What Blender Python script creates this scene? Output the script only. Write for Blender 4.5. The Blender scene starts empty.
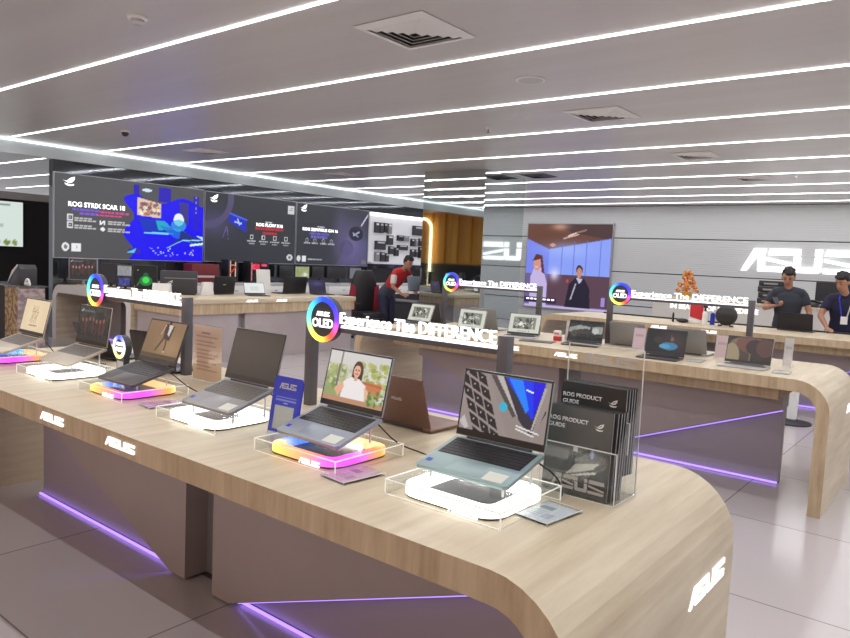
import bpy, bmesh, math, random
import numpy as np
from mathutils import Matrix, Vector
random.seed(7)
S = bpy.context.scene
COL = S.collection
PI = math.pi

# ------------------------------------------------------------------ render look
S.view_settings.view_transform = 'Standard'
S.view_settings.look = 'None'
S.view_settings.gamma = 1
S.view_settings.exposure = 0.0
S.view_settings.use_curve_mapping = False
S.cycles.max_bounces = 8
S.cycles.transparent_max_bounces = 24
S.cycles.sample_clamp_indirect = 6
S.cycles.caustics_reflective = False
S.cycles.caustics_refractive = False
S.cycles.use_denoising = True

# ------------------------------------------------------------------ colour + materials
def lin(c):
    c = c / 255.0
    return c / 12.92 if c <= 0.04045 else ((c + 0.055) / 1.055) ** 2.4
def rgb(r, g, b): return (lin(r), lin(g), lin(b), 1.0)

def mat(name, col, rough=0.5, metal=0.0, emit=None, es=0.0, spec=0.5, sample=True):
    m = bpy.data.materials.new(name); m.use_nodes = True
    b = m.node_tree.nodes['Principled BSDF']
    b.inputs['Base Color'].default_value = col
    b.inputs['Roughness'].default_value = rough
    b.inputs['Metallic'].default_value = metal
    b.inputs['Specular IOR Level'].default_value = spec
    if emit is not None:
        b.inputs['Emission Color'].default_value = emit
        b.inputs['Emission Strength'].default_value = es
        if not sample: m.cycles.emission_sampling = 'NONE'
    return m

def noisy(m, scale, stretch, c1, c2, detail=4, rot=(0, 0, 0), lo=0.3, hi=0.7, bump=0.0, rough=None):
    """procedural two-tone streak: noise in object space"""
    nt = m.node_tree; N = nt.nodes; L = nt.links
    b = N['Principled BSDF']
    tc = N.new('ShaderNodeTexCoord'); mp = N.new('ShaderNodeMapping')
    mp.inputs['Scale'].default_value = stretch; mp.inputs['Rotation'].default_value = rot
    no = N.new('ShaderNodeTexNoise'); no.inputs['Scale'].default_value = scale; no.inputs['Detail'].default_value = detail
    no.inputs['Roughness'].default_value = 0.62
    r = N.new('ShaderNodeValToRGB')
    r.color_ramp.elements[0].position = lo; r.color_ramp.elements[0].color = c1
    r.color_ramp.elements[1].position = hi; r.color_ramp.elements[1].color = c2
    L.new(tc.outputs['Object'], mp.inputs[0]); L.new(mp.outputs[0], no.inputs['Vector'])
    L.new(no.outputs['Fac'], r.inputs[0]); L.new(r.outputs[0], b.inputs['Base Color'])
    if bump:
        bp = N.new('ShaderNodeBump'); bp.inputs['Strength'].default_value = bump; bp.inputs['Distance'].default_value = 0.002
        L.new(no.outputs['Fac'], bp.inputs['Height']); L.new(bp.outputs[0], b.inputs['Normal'])
    return m

def vcol_mat(name, emit, rough=0.35):
    m = bpy.data.materials.new(name); m.use_nodes = True
    nt = m.node_tree; b = nt.nodes['Principled BSDF']
    a = nt.nodes.new('ShaderNodeVertexColor'); a.layer_name = 'Col'
    b.inputs['Roughness'].default_value = rough
    if emit > 0:
        b.inputs['Base Color'].default_value = (0.01, 0.01, 0.01, 1)
        b.inputs['Specular IOR Level'].default_value = 0.25
        nt.links.new(a.outputs[0], b.inputs['Emission Color'])
        b.inputs['Emission Strength'].default_value = emit
        m.cycles.emission_sampling = 'NONE'
    else:
        nt.links.new(a.outputs[0], b.inputs['Base Color'])
    return m

def clear_mat(name, tint, gloss=0.12, body=0.0, body_col=(0.8, 0.8, 0.8, 1)):
    m = bpy.data.materials.new(name); m.use_nodes = True
    nt = m.node_tree; N = nt.nodes; L = nt.links
    N.remove(N['Principled BSDF'])
    out = N['Material Output']
    tr = N.new('ShaderNodeBsdfTransparent'); tr.inputs[0].default_value = tint
    gl = N.new('ShaderNodeBsdfGlossy'); gl.inputs['Roughness'].default_value = 0.05
    lw = N.new('ShaderNodeLayerWeight'); lw.inputs[0].default_value = 0.5
    fr = N.new('ShaderNodeMath'); fr.operation = 'POWER'; fr.inputs[1].default_value = 4.0
    L.new(lw.outputs['Facing'], fr.inputs[0])
    ml = N.new('ShaderNodeMath'); ml.operation = 'MULTIPLY_ADD'; ml.inputs[1].default_value = gloss * 4; ml.inputs[2].default_value = 0.03
    ml.use_clamp = True
    mx = N.new('ShaderNodeMixShader')
    L.new(fr.outputs[0], ml.inputs[0]); L.new(ml.outputs[0], mx.inputs[0])
    L.new(tr.outputs[0], mx.inputs[1]); L.new(gl.outputs[0], mx.inputs[2])
    last = mx
    if body:
        df = N.new('ShaderNodeBsdfDiffuse'); df.inputs[0].default_value = body_col
        m2 = N.new('ShaderNodeMixShader'); m2.inputs[0].default_value = body
        L.new(mx.outputs[0], m2.inputs[1]); L.new(df.outputs[0], m2.inputs[2]); last = m2
    L.new(last.outputs[0], out.inputs[0])
    return m

M = {}
M['wood'] = noisy(mat('oak_laminate', rgb(200, 180, 150), 0.42), 3.0, (5.5, 0.5, 5.5), rgb(188, 172, 146), rgb(216, 203, 179), 6, lo=0.3, hi=0.72, bump=0.05)
M['wood_edge'] = noisy(mat('oak_edge', rgb(180, 150, 115), 0.5), 4.0, (5, 5, 0.7), rgb(168, 146, 116), rgb(204, 184, 154), 5)
M['lit_edge'] = mat('oak_edge_lit_tone', rgb(214, 210, 212), 0.4)  # near-white tone paints the lit look onto the table edge
M['panel'] = noisy(mat('mauve_laminate', rgb(170, 160, 170), 0.4), 1.2, (1, 1, 1), rgb(166, 155, 158), rgb(178, 168, 171), 3)
M['panel_in'] = mat('mauve_laminate_recess', rgb(168, 160, 174), 0.45)
M['fascia'] = mat('pale_fascia', rgb(196, 206, 210), 0.35)
M['purple'] = mat('violet_led', (0.3, 0.2, 0.8, 1), 0.5, emit=rgb(168, 132, 250), es=1.7)
M['logo'] = mat('lit_letter_white', (1, 1, 1, 1), 0.5, emit=(1, 0.94, 0.96, 1), es=1.2, sample=False)
M['walllogo'] = mat('lit_wall_letter', (1, 1, 1, 1), 0.5, emit=(1, 1, 1, 1), es=1.0, sample=False)
M['letter'] = mat('lit_sign_letter', (1, 1, 1, 1), 0.5, emit=(1, 1, 1, 1), es=1.25, sample=False)
M['glowbar'] = mat('letter_haze_glow', (1, 1, 1, 1), 0.5, emit=(0.92, 0.9, 1, 1), es=1.1, sample=False)
M['post'] = mat('graphite_post', rgb(92, 90, 96), 0.4, 0.3)
M['black'] = mat('black_plastic', rgb(40, 39, 43), 0.4)
M['blackmatte'] = mat('black_matte', rgb(40, 38, 42), 0.7)
M['dark'] = mat('dark_grey', rgb(58, 58, 64), 0.45)
M['grey'] = mat('mid_grey', rgb(140, 140, 144), 0.5)
M['lightgrey'] = mat('light_grey', rgb(196, 196, 198), 0.5)
M['white'] = mat('white_paint', rgb(232, 232, 232), 0.45)
M['red'] = mat('red_plastic', rgb(200, 40, 50), 0.45)
M['blue'] = mat('royal_blue', rgb(45, 60, 200), 0.4)
M['clear'] = clear_mat('clear_acrylic', (0.97, 0.98, 0.98, 1), 0.10)
M['clear_edge'] = mat('acrylic_edge', rgb(225, 228, 228), 0.2)
M['clear_edge_glow'] = mat('acrylic_edge_added_glow', rgb(240, 240, 235), 0.2, emit=(1, 0.98, 0.92, 1), es=0.25, sample=False)  # faint emission stands in for light caught in the edges
M['smoke'] = clear_mat('frosted_acrylic', (0.9, 0.9, 0.92, 1), 0.12, 0.10)
M['ring_white'] = mat('white_light_tube', (1, 1, 1, 1), 0.4, emit=(1, 0.97, 0.9, 1), es=2.2)
M['screen'] = vcol_mat('lit_screen', 1.0, 0.25)
M['ring_rgb'] = vcol_mat('rainbow_light', 1.9)
M['print'] = vcol_mat('printed_sheet', 0.0, 0.4)
M['strip'] = mat('ceiling_led', (1, 1, 1, 1), 0.5, emit=(1, 0.985, 0.97, 1), es=6.0)
M['skin'] = mat('skin', rgb(176, 128, 104), 0.55)
M['hair'] = mat('black_hair', rgb(28, 25, 25), 0.6)
M['mirror'] = mat('tinted_mirror', rgb(196, 204, 206), 0.03, 1.0)
M['mirror_dark'] = mat('dark_glass', rgb(92, 96, 102), 0.06, 0.85)
M['wallpanel'] = None

# ------------------------------------------------------------------ object helpers
def link(name, me, parent=None, loc=(0, 0, 0), rot=(0, 0, 0)):
    o = bpy.data.objects.new(name, me); COL.objects.link(o)
    o.location = loc; o.rotation_euler = rot
    if parent is not None: o.parent = parent
    return o
def tag(o, label, cat, group=None, kind=None):
    if label: o['label'] = label
    if cat: o['category'] = cat
    if group: o['group'] = group
    if kind: o['kind'] = kind
    return o
def thing(name, label, cat, loc=(0, 0, 0), rot=(0, 0, 0), group=None):
    return tag(link(name, None, None, loc, rot), label, cat, group)

class MB:
    """collects shapes into ONE mesh"""
    def __init__(s): s.v = []; s.f = []; s.m = []
    def add(s, vs, fs, mi=0):
        k = len(s.v); s.v += [tuple(v) for v in vs]
        for f in fs: s.f.append([i + k for i in f]); s.m.append(mi)
        return s
    def box(s, x0, x1, y0, y1, z0, z1, mi=0, T=None):
        vs = [Vector((x, y, z)) for z in (z0, z1) for y in (y0, y1) for x in (x0, x1)]
        if T: vs = [T @ v for v in vs]
        return s.add(vs, [(0, 2, 3, 1), (4, 5, 7, 6), (0, 1, 5, 4), (2, 6, 7, 3), (0, 4, 6, 2), (1, 3, 7, 5)], mi)
    def prism(s, pts, a, b, plane='XZ', mi=0, T=None):
        """extrude a 2d polygon (counter-clockwise); plane XZ goes along Y from a to b, XY along Z, YZ along X"""
        n = len(pts)
        def P(p, t):
            v = {'XZ': (p[0], t, p[1]), 'XY': (p[0], p[1], t), 'YZ': (t, p[0], p[1])}[plane]
            v = Vector(v); return T @ v if T else v
        vs = [P(p, a) for p in pts] + [P(p, b) for p in pts]
        fs = [list(range(n)), list(range(2 * n - 1, n - 1, -1))]
        fs += [(i, n + i, n + (i + 1) % n, (i + 1) % n) for i in range(n)]
        return s.add(vs, fs, mi)
    def tube(s, path, r, seg=10, mi=0, cap=True, side=None):
        path = [Vector(p) for p in path]
        n = len(path)
        rs = r if isinstance(r, (list, tuple)) else [r] * n
        k = len(s.v); u = None
        for i, p in enumerate(path):
            d = (path[min(i + 1, n - 1)] - path[max(i - 1, 0)]).normalized()
            if side is not None: u = Vector(side)
            elif u is None: u = Vector((0, 0, 1)) if abs(d.z) < 0.9 else Vector((1, 0, 0))
            u = (u - d * u.dot(d)).normalized(); w = d.cross(u)
            ra, rb = rs[i] if isinstance(rs[i], tuple) else (rs[i], rs[i])
            for j in range(seg):
                a = 2 * PI * j / seg
                s.v.append(tuple(p + u * (ra * math.cos(a)) + w * (rb * math.sin(a))))
        for i in range(n - 1):
            for j in range(seg):
                s.f.append([k + i * seg + j, k + i * seg + (j + 1) % seg, k + (i + 1) * seg + (j + 1) % seg, k + (i + 1) * seg + j]); s.m.append(mi)
        if cap:
            s.f.append([k + j for j in range(seg)][::-1]); s.m.append(mi)
            s.f.append([k + (n - 1) * seg + j for j in range(seg)]); s.m.append(mi)
        return s
    def ball(s, c, r, seg=14, rings=9, mi=0):
        r = r if isinstance(r, (tuple, list)) else (r, r, r)
        k = len(s.v)
        for i in range(rings + 1):
            t = PI * i / rings
            for j in range(seg):
                a = 2 * PI * j / seg
                s.v.append((c[0] + r[0] * math.sin(t) * math.cos(a), c[1] + r[1] * math.sin(t) * math.sin(a), c[2] - r[2] * math.cos(t)))
        for i in range(rings):
            for j in range(seg):
                s.f.append([k + i * seg + j, k + i * seg + (j + 1) % seg, k + (i + 1) * seg + (j + 1) % seg, k + (i + 1) * seg + j]); s.m.append(mi)
        return s
    def lathe(s, prof, c=(0, 0, 0), seg=20, mi=0, axis='Z'):
        k = len(s.v); n = len(prof)
        for r, h in prof:
            for j in range(seg):
                a = 2 * PI * j / seg
                p = (r * math.cos(a), r * math.sin(a), h)
                if axis == 'Y': p = (p[0], p[2], p[1])
                s.v.append((c[0] + p[0], c[1] + p[1], c[2] + p[2]))
        for i in range(n - 1):
            for j in range(seg):
                s.f.append([k + i * seg + j, k + i * seg + (j + 1) % seg, k + (i + 1) * seg + (j + 1) % seg, k + (i + 1) * seg + j]); s.m.append(mi)
        s.f.append([k + j for j in range(seg)][::-1]); s.m.append(mi)
        s.f.append([k + (n - 1) * seg + j for j in range(seg)]); s.m.append(mi)
        return s
    def mesh(s, name, mats, smooth=False, bevel=0, weld=True, remesh=0):
        me = bpy.data.meshes.new(name); me.from_pydata(s.v, [], s.f)
        mats = mats if isinstance(mats, (list, tuple)) else [mats]
        for m in mats: me.materials.append(M[m] if isinstance(m, str) else m)
        me.polygons.foreach_set('material_index', s.m)
        bm = bmesh.new(); bm.from_mesh(me)
        if weld: bmesh.ops.remove_doubles(bm, verts=bm.verts, dist=1e-5)
        bmesh.ops.recalc_face_normals(bm, faces=bm.faces)
        if bevel:
            es = [e for e in bm.edges if len(e.link_faces) == 2 and e.calc_face_angle(0) > 0.6]
            bmesh.ops.bevel(bm, geom=es, offset=bevel, segments=2, profile=0.5, affect='EDGES')
        bm.to_mesh(me); bm.free()
        if remesh:
            t = bpy.data.objects.new('t', me); COL.objects.link(t)
            md = t.modifiers.new('r', 'REMESH'); md.mode = 'VOXEL'; md.voxel_size = remesh
            sm = t.modifiers.new('s', 'SMOOTH'); sm.factor = 0.5; sm.iterations = 4
            dg = bpy.context.evaluated_depsgraph_get()
            me2 = bpy.data.meshes.new_from_object(t.evaluated_get(dg)); me2.name = name
            bpy.data.objects.remove(t)
            me2.materials.clear()
            for m in mats: me2.materials.append(M[m] if isinstance(m, str) else m)
            me = me2
        if smooth or remesh: me.shade_smooth()
        elif bevel: me.shade_smooth(); me.set_sharp_from_angle(angle=0.7)
        me.update(); return me
    def build(s, name, mats, parent=None, loc=(0, 0, 0), rot=(0, 0, 0), **k):
        return link(name, s.mesh(name, mats, **k), parent, loc, rot)

# ------------------------------------------------------------------ lettering and marks
def text_mesh(txt, w, h, mats, depth=0.004, bold=0.0, name='lettering', keep=False):
    """text in its own XZ plane facing -Y, lower-left corner at the origin, fitted to w x h"""
    cu = bpy.data.curves.new('t', 'FONT'); cu.body = txt; cu.size = 1; cu.extrude = 0; cu.offset = bold; cu.resolution_u = 3
    t = bpy.data.objects.new('t', cu); COL.objects.link(t)
    dg = bpy.context.evaluated_depsgraph_get()
    me = bpy.data.meshes.new_from_object(t.evaluated_get(dg)); bpy.data.objects.remove(t)
    co = np.array([v.co[:] for v in me.vertices])
    lo, hi = co.min(0), co.max(0)
    sx = w / (hi[0] - lo[0]); sz = h / (hi[1] - lo[1])
    if keep: sx = sz = min(sx, sz)
    bm = bmesh.new(); bm.from_mesh(me)
    for v in bm.verts: v.co = Vector(((v.co.x - lo[0]) * sx, 0, (v.co.y - lo[1]) * sz))
    bmesh.ops.remove_doubles(bm, verts=bm.verts, dist=1e-6)
    r = bmesh.ops.extrude_face_region(bm, geom=list(bm.faces))
    for v in [g for g in r['geom'] if isinstance(g, bmesh.types.BMVert)]: v.co.y -= depth
    bmesh.ops.recalc_face_normals(bm, faces=bm.faces)
    bm.to_mesh(me); bm.free(); me.materials.clear(); me.materials.append(M[mats] if isinstance(mats, str) else mats); me.name = name
    return me

MARK = [
    [(0, 0), (30, 0), (80, 66), (118, 66), (126, 100), (62, 100)],
    [(86, 0), (250, 0), (254, 22), (120, 22), (120, 62), (86, 62)],
    [(136, 72), (296, 72), (296, 100), (142, 100)],
    [(128, 62), (128, 48), (236, 30), (254, 30), (254, 42)],
    [(264, 12), (274, 0), (386, 0), (398, 12), (398, 65), (364, 65), (364, 25), (298, 25), (298, 66), (264, 66)],
    [(364, 72), (398, 72), (398, 100), (364, 100)],
    [(410, 72), (572, 72), (572, 100), (416, 100)],
    [(410, 62), (410, 48), (530, 30), (572, 24), (572, 38)],
    [(406, 0), (560, 0), (572, 8), (572, 17), (530, 22), (406, 22)]]
def mark_mesh(w, h, depth=0.004, mats='logo', name='lit_letters'):
    b = MB()
    for p in MARK: b.prism([(x / 572 * w, z / 100 * h) for x, z in p], 0, -depth)
    return b.mesh(name, mats, weld=False)
EYE = [[(0, 62), (34, 58), (62, 84), (104, 100), (100, 74), (84, 52), (58, 42), (36, 46), (56, 60), (78, 66), (84, 78), (58, 68), (40, 50)],
       [(12, 40), (30, 22), (60, 16), (92, 22), (98, 36), (60, 30)]]
def eye_mesh(w, mats='letter', name='emblem', depth=0.002):
    b = MB()
    for p in EYE: b.prism([(x / 104 * w, z / 104 * w) for x, z in p], 0, -depth)
    return b.mesh(name, mats, weld=False)

# ------------------------------------------------------------------ pictures drawn on screens / prints
class Img:
    def __init__(s, w, h, n, bg, k=1.0):
        s.w, s.h = w, h; s.nx = max(4, int(n)); s.ny = max(4, int(n * h / w))
        u = np.linspace(0, 1, s.nx); v = np.linspace(0, 1, s.ny)
        s.U, s.V = np.meshgrid(u, v); s.U0 = s.U; s.U = s.U * k / (1 + (k - 1) * s.U); s.X = s.U * w / h
        s.a = np.empty((s.ny, s.nx, 3)); s.a[:] = bg
    def put(s, m, c, al=1.0):
        m = m.astype(float)[..., None] * al; s.a = s.a * (1 - m) + np.array(c, float) * m; return s
    def rect(s, u0, v0, u1, v1, c, al=1): return s.put((s.U >= u0) & (s.U <= u1) & (s.V >= v0) & (s.V <= v1), c, al)
    def ell(s, u, v, ru, rv, c, al=1): return s.put(((s.U - u) / ru) ** 2 + ((s.V - v) / rv) ** 2 <= 1, c, al)
    def glow(s, u, v, ru, rv, c, al=1): return s.put(np.exp(-2 * (((s.U - u) / ru) ** 2 + ((s.V - v) / rv) ** 2)), c, al)
    def poly(s, pts, c, al=1):
        m = np.zeros_like(s.U, bool); n = len(pts)
        for i in range(n):
            (x0, y0), (x1, y1) = pts[i], pts[(i + 1) % n]
            if y0 == y1: continue
            cr = ((y0 > s.V) != (y1 > s.V)) & (s.U < (x1 - x0) * (s.V - y0) / (y1 - y0) + x0); m ^= cr
        return s.put(m, c, al)
    def line(s, p, q, t, c, al=1):
        A = s.w / s.h; x, y = s.X, s.V; x0, y0, x1, y1 = p[0] * A, p[1], q[0] * A, q[1]
        d = np.clip(((x - x0) * (x1 - x0) + (y - y0) * (y1 - y0)) / ((x1 - x0) ** 2 + (y1 - y0) ** 2 + 1e-9), 0, 1)
        return s.put(np.hypot(x - x0 - d * (x1 - x0), y - y0 - d * (y1 - y0)) < t, c, al)
    def vgrad(s, v0, v1, c0, c1):
        t = np.clip((s.V - v0) / (v1 - v0), 0, 1)[..., None]; m = ((s.V >= v0) & (s.V <= v1))[..., None]
        s.a = np.where(m, np.array(c0) * (1 - t) + np.array(c1) * t, s.a); return s
    def noise(s, amp, seed=1, cell=3):
        r = np.random.RandomState(seed).rand(s.ny // cell + 2, s.nx // cell + 2, 1)
        r = np.kron(r, np.ones((cell, cell, 1)))[:s.ny, :s.nx]; s.a = np.clip(s.a + (r - 0.5) * amp, 0, 255); return s
    def foliage(s, u0, v0, u1, v1, cols, n, r, seed=1):
        R = random.Random(seed)
        for _ in range(n): s.ell(R.uniform(u0, u1), R.uniform(v0, v1), r * R.uniform(.4, 1.2), r * R.uniform(.6, 1.9), R.choice(cols), .8)
        return s
    def mesh(s, name, mats):
        """grid in the XZ plane facing -Y, bottom edge centred on the origin"""
        nx, ny = s.nx, s.ny
        xs = (s.U0 - 0.5) * s.w; zs = s.V * s.h
        vs = np.stack([xs, np.zeros_like(xs), zs], -1).reshape(-1, 3)
        fs = [(j * nx + i, j * nx + i + 1, (j + 1) * nx + i + 1, (j + 1) * nx + i) for j in range(ny - 1) for i in range(nx - 1)]
        me = bpy.data.meshes.new(name); me.from_pydata(vs.tolist(), [], fs)
        a = np.clip(s.a, 0, 255) / 255; a = np.where(a <= .04045, a / 12.92, ((a + .055) / 1.055) ** 2.4)
        at = me.color_attributes.new('Col', 'FLOAT_COLOR', 'POINT')
        at.data.foreach_set('color', np.concatenate([a.reshape(-1, 3), np.ones((nx * ny, 1))], 1).ravel())
        me.materials.append(M[mats]); me.update(); return me

def ring_mesh(name, path, half_w, h, cols, z0=0.0, closed=True):
    """band of light following a closed 2d path (outer/inner offset), coloured per vertex"""
    n = len(path); vs = []; cs = []; fs = []
    for i, (p, nrm) in enumerate(path):
        for off, z in ((half_w, z0), (half_w, z0 + h), (-half_w, z0 + h), (-half_w, z0)):
            vs.append((p[0] + nrm[0] * off, p[1] + nrm[1] * off, z)); cs.append(cols(i / n))
    for i in range(n):
        j = (i + 1) % n
        for a in range(4):
            b = (a + 1) % 4; fs.append((i * 4 + a, j * 4 + a, j * 4 + b, i * 4 + b))
    me = bpy.data.meshes.new(name); me.from_pydata(vs, [], fs)
    at = me.color_attributes.new('Col', 'FLOAT_COLOR', 'POINT')
    at.data.foreach_set('color', np.array([(lin(c[0]), lin(c[1]), lin(c[2]), 1) for c in cs]).ravel())
    bm = bmesh.new(); bm.from_mesh(me); bmesh.ops.recalc_face_normals(bm, faces=bm.faces); bm.to_mesh(me); bm.free()
    return me
def rrect(w, d, r, k=6):
    out = []
    for cx, cy, a0 in ((w / 2 - r, d / 2 - r, 0), (-w / 2 + r, d / 2 - r, 90), (-w / 2 + r, -d / 2 + r, 180), (w / 2 - r, -d / 2 + r, 270)):
        for i in range(k + 1):
            a = math.radians(a0 + 90 * i / k); out.append(((cx + r * math.cos(a), cy + r * math.sin(a)), (math.cos(a), math.sin(a))))
    res = []
    for i in range(len(out)):
        (p, n), (q, m) = out[i], out[(i + 1) % len(out)]
        res.append((p, n))
        if math.hypot(p[0] - q[0], p[1] - q[1]) > 0.05:
            for t in (0.2, 0.4, 0.6, 0.8): res.append(((p[0] + (q[0] - p[0]) * t, p[1] + (q[1] - p[1]) * t), n))
    return res
def ramp(stops):
    def f(t):
        t = t % 1.0
        for (a, c), (b, d) in zip(stops, stops[1:] + [(stops[0][0] + 1, stops[0][1])]):
            if a <= t <= b:
                k = (t - a) / (b - a + 1e-9); return [c[i] + (d[i] - c[i]) * k for i in range(3)]
        return stops[0][1]
    return f

# ------------------------------------------------------------------ camera (eye height 1.6 m)
cam = bpy.data.cameras.new('camera'); cam.sensor_width = 36; cam.lens = 707.85 / 850 * 36; cam.clip_start = 0.05
camo = bpy.data.objects.new('camera', cam); COL.objects.link(camo)
yaw, pitch, roll = 0.669600194, 0.0835378717, 0.0467015198
fw = Vector((-math.sin(yaw) * math.cos(pitch), math.cos(yaw) * math.cos(pitch), -math.sin(pitch)))
rt = Vector((math.cos(yaw), math.sin(yaw), 0)); up = rt.cross(fw)
r2 = rt * math.cos(roll) + up * math.sin(roll); u2 = -rt * math.sin(roll) + up * math.cos(roll)
camo.matrix_world = Matrix(((r2.x, u2.x, -fw.x, 0), (r2.y, u2.y, -fw.y, 0), (r2.z, u2.z, -fw.z, 1.6), (0, 0, 0, 1)))
S.camera = camo

# ------------------------------------------------------------------ even ambient fill added to brighten the whole shop
w = bpy.data.worlds.new('ambient_fill'); S.world = w; w.use_nodes = True
w.node_tree.nodes['Background'].inputs[0].default_value = (0.93, 0.94, 1.0, 1)
w.node_tree.nodes['Background'].inputs[1].default_value = 0.7

# ------------------------------------------------------------------ the shop shell
def struct(b, name, mats, **k):
    o = b.build(name, mats, **k); o['kind'] = 'structure'; return o

def tile_mat():
    m = mat('glossy_floor_tile', rgb(205, 202, 204), 0.14)
    nt = m.node_tree; N = nt.nodes; L = nt.links; b = N['Principled BSDF']
    tc = N.new('ShaderNodeTexCoord'); mp = N.new('ShaderNodeMapping')
    mp.inputs['Location'].default_value = (0.07, 0.06, 0)
    br = N.new('ShaderNodeTexBrick'); br.offset = 0.0; br.inputs['Scale'].default_value = 1.0
    br.inputs['Brick Width'].default_value = 1.25; br.inputs['Row Height'].default_value = 1.25
    br.inputs['Mortar Size'].default_value = 0.005; br.inputs['Mortar Smooth'].default_value = 0.3
    br.inputs['Color1'].default_value = rgb(190, 183, 186); br.inputs['Color2'].default_value = rgb(186, 179, 182)
    br.inputs['Mortar'].default_value = rgb(128, 124, 128)
    L.new(tc.outputs['Object'], mp.inputs[0]); L.new(mp.outputs[0], br.inputs['Vector']); L.new(br.outputs['Color'], b.inputs['Base Color'])
    return m
M['tile'] = tile_mat()
struct(MB().box(-26, 9, -9, 18, -0.1, 0), 'floor', 'tile')

M['ceil'] = noisy(mat('satin_grey_ceiling', rgb(170, 168, 168), 0.34, 0.25), 1.0, (0.25, 3, 1), rgb(206, 203, 202), rgb(214, 212, 212), 3)
M['ceil'].node_tree.nodes['Principled BSDF'].inputs['Roughness'].default_value = 0.36
struct(MB().box(-12.2, 9, -9, 18, 3.2, 3.3), 'ceiling', 'ceil')
struct(MB().box(-12.32, -12.2, 1.5, 17.6, 2.97, 3.3), 'trim_1', 'fascia')
struct(MB().box(-12.2, -12.165, 1.5, 17.4, 3.165, 3.19), 'trim_2', mat('cove_led', (1, 1, 1, 1), emit=(0.9, 0.97, 1, 1), es=1.8))
struct(MB().box(-12.4, -12.25, 5.4, 17.6, 0, 2.97), 'wall_left', 'mirror_dark')
# the neighbouring bay beyond the end of the dark glass
struct(MB().box(-26, -12.32, 1.5, 18, 3.2, 3.3), 'ceiling_side', 'ceil')
struct(MB().box(-16.2, -16, 5.0, 9.0, 0, 2.45), 'wall_side', 'blackmatte')
struct(MB().box(-16.2, -15.97, 5.0, 9.0, 2.45, 2.6), 'trim_5', 'lightgrey')

def slat_mat():
    m = mat('grey_slat_panel', rgb(192, 195, 197), 0.35)
    nt = m.node_tree; N = nt.nodes; L = nt.links; b = N['Principled BSDF']
    tc = N.new('ShaderNodeTexCoord'); wv = N.new('ShaderNodeTexWave'); wv.bands_direction = 'Z'; wv.inputs['Scale'].default_value = 6.0
    bp = N.new('ShaderNodeBump'); bp.inputs['Strength'].default_value = 0.25; bp.inputs['Distance'].default_value = 0.01
    L.new(tc.outputs['Object'], wv.inputs['Vector']); L.new(wv.outputs['Fac'], bp.inputs['Height']); L.new(bp.outputs[0], b.inputs['Normal'])
    return m
M['slat'] = slat_mat()
b = MB(); zz = [0, 0.67, 1.525, 2.385, 3.2]
for z0, z1 in zip(zz, zz[1:]): b.box(-12.3, 8, 17.4, 17.55, z0 + 0.012, z1 - 0.012, 0)
b.box(-12.3, 8, 17.43, 17.55, 0, 3.2, 1)
struct(b, 'wall_back', ['slat', 'dark'], weld=False)
struct(MB().box(9, 9.1, -9, 18, 0, 3.2), 'wall_right', 'slat')  # unseen side wall, put in to bounce light

# golden shopfront across the mall aisle, seen only in the mirror pillar
M['gold'] = noisy(mat('golden_wall', rgb(214, 150, 40), 0.4), 1.2, (3, 3, 0.2), rgb(205, 140, 35), rgb(228, 172, 62), 2)
M['warm'] = mat('warm_led', (1, 1, 1, 1), emit=(1, 0.8, 0.42, 1), es=5.0)
b = MB().box(-25, 9, -5.3, -5.0, 0, 3.75, 0)  # run past the mirrored stretch added to block ambience and warm the light
for i in range(46): b.box(-24.6 + i * 0.72, -24.25 + i * 0.72, -5.0, -4.9, 1.5, 3.75, 0)
b.box(-25, -13, -5.0, -4.92, 0, 1.45, 1)
struct(b, 'wall_front', ['gold', 'blackmatte'], weld=False)
struct(MB().box(-25, -14.5, -5.0, -2.0, 3.78, 3.9), 'trim_3', 'gold')
tag(MB().tube([(-19.85, -4.75, 0.0)] + [(-19.85 - 0.5 + 0.5 * math.cos(a), -4.75, 3.0 + 0.45 * math.sin(a)) for a in [0, .3, .6, .9, 1.2, 1.57]], 0.05, 8).build('arch_light', 'warm'),
    'warm glowing arched light line on the golden wall', 'light')
gl = bpy.data.lights.new('golden_downlight', 'AREA'); gl.energy = 160; gl.color = (1, 0.75, 0.4); gl.size = 5; gl.size_y = 0.6; gl.shape = 'RECTANGLE'
glo = bpy.data.objects.new('golden_downlight', gl); COL.objects.link(glo); glo.location = (-11.0, -3.6, 3.3); glo.rotation_euler = (0.5, 0, 0)

# warm fill lamps added behind the camera to brighten the front table
for ax in (-9.0, -2.0):
    al = bpy.data.lights.new('warm_fill', 'AREA'); al.shape = 'RECTANGLE'; al.size = 6.0; al.size_y = 1.2; al.energy = 95; al.color = (1, .84, .76)
    ao = bpy.data.objects.new('warm_fill', al); COL.objects.link(ao); ao.location = (ax, -3.6, 3.1); ao.rotation_euler = (.75, 0, 0)

# mirror pillar
b = MB().box(-8.27, -6.92, 10.24, 11.56, 0, 3.2)
pil = struct(b, 'trim_4', 'mirror')

# long LED lines in the ceiling
LAMP = 92.0
for k in range(25):
    y = -8.8 + 1.5 * k - 0.02; xa, xb = -12.16, 8.9
    if k < 6: continue
    if k >= 18: y = 4.68 + 1.5 * (k - 18); xa, xb = -24, -12.34
    o = MB().box(xa, xb, y - 0.011, y + 0.011, 3.192, 3.2).build('ceiling_light_line', 'strip')
    if 6 <= k < 18:
        al = bpy.data.lights.new('line_lamp', 'AREA'); al.shape = 'RECTANGLE'; al.size = xb - xa - .8; al.size_y = 0.022; al.energy = LAMP; al.color = (1, .985, .97)
        ao = bpy.data.objects.new('line_lamp', al); COL.objects.link(ao); ao.location = ((xa + xb) / 2, y, 3.19)
    tag(o, None, 'ceiling light', 'recessed white LED lines across the ceiling')
    o['label'] = 'thin white LED line running across the grey ceiling'

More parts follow.
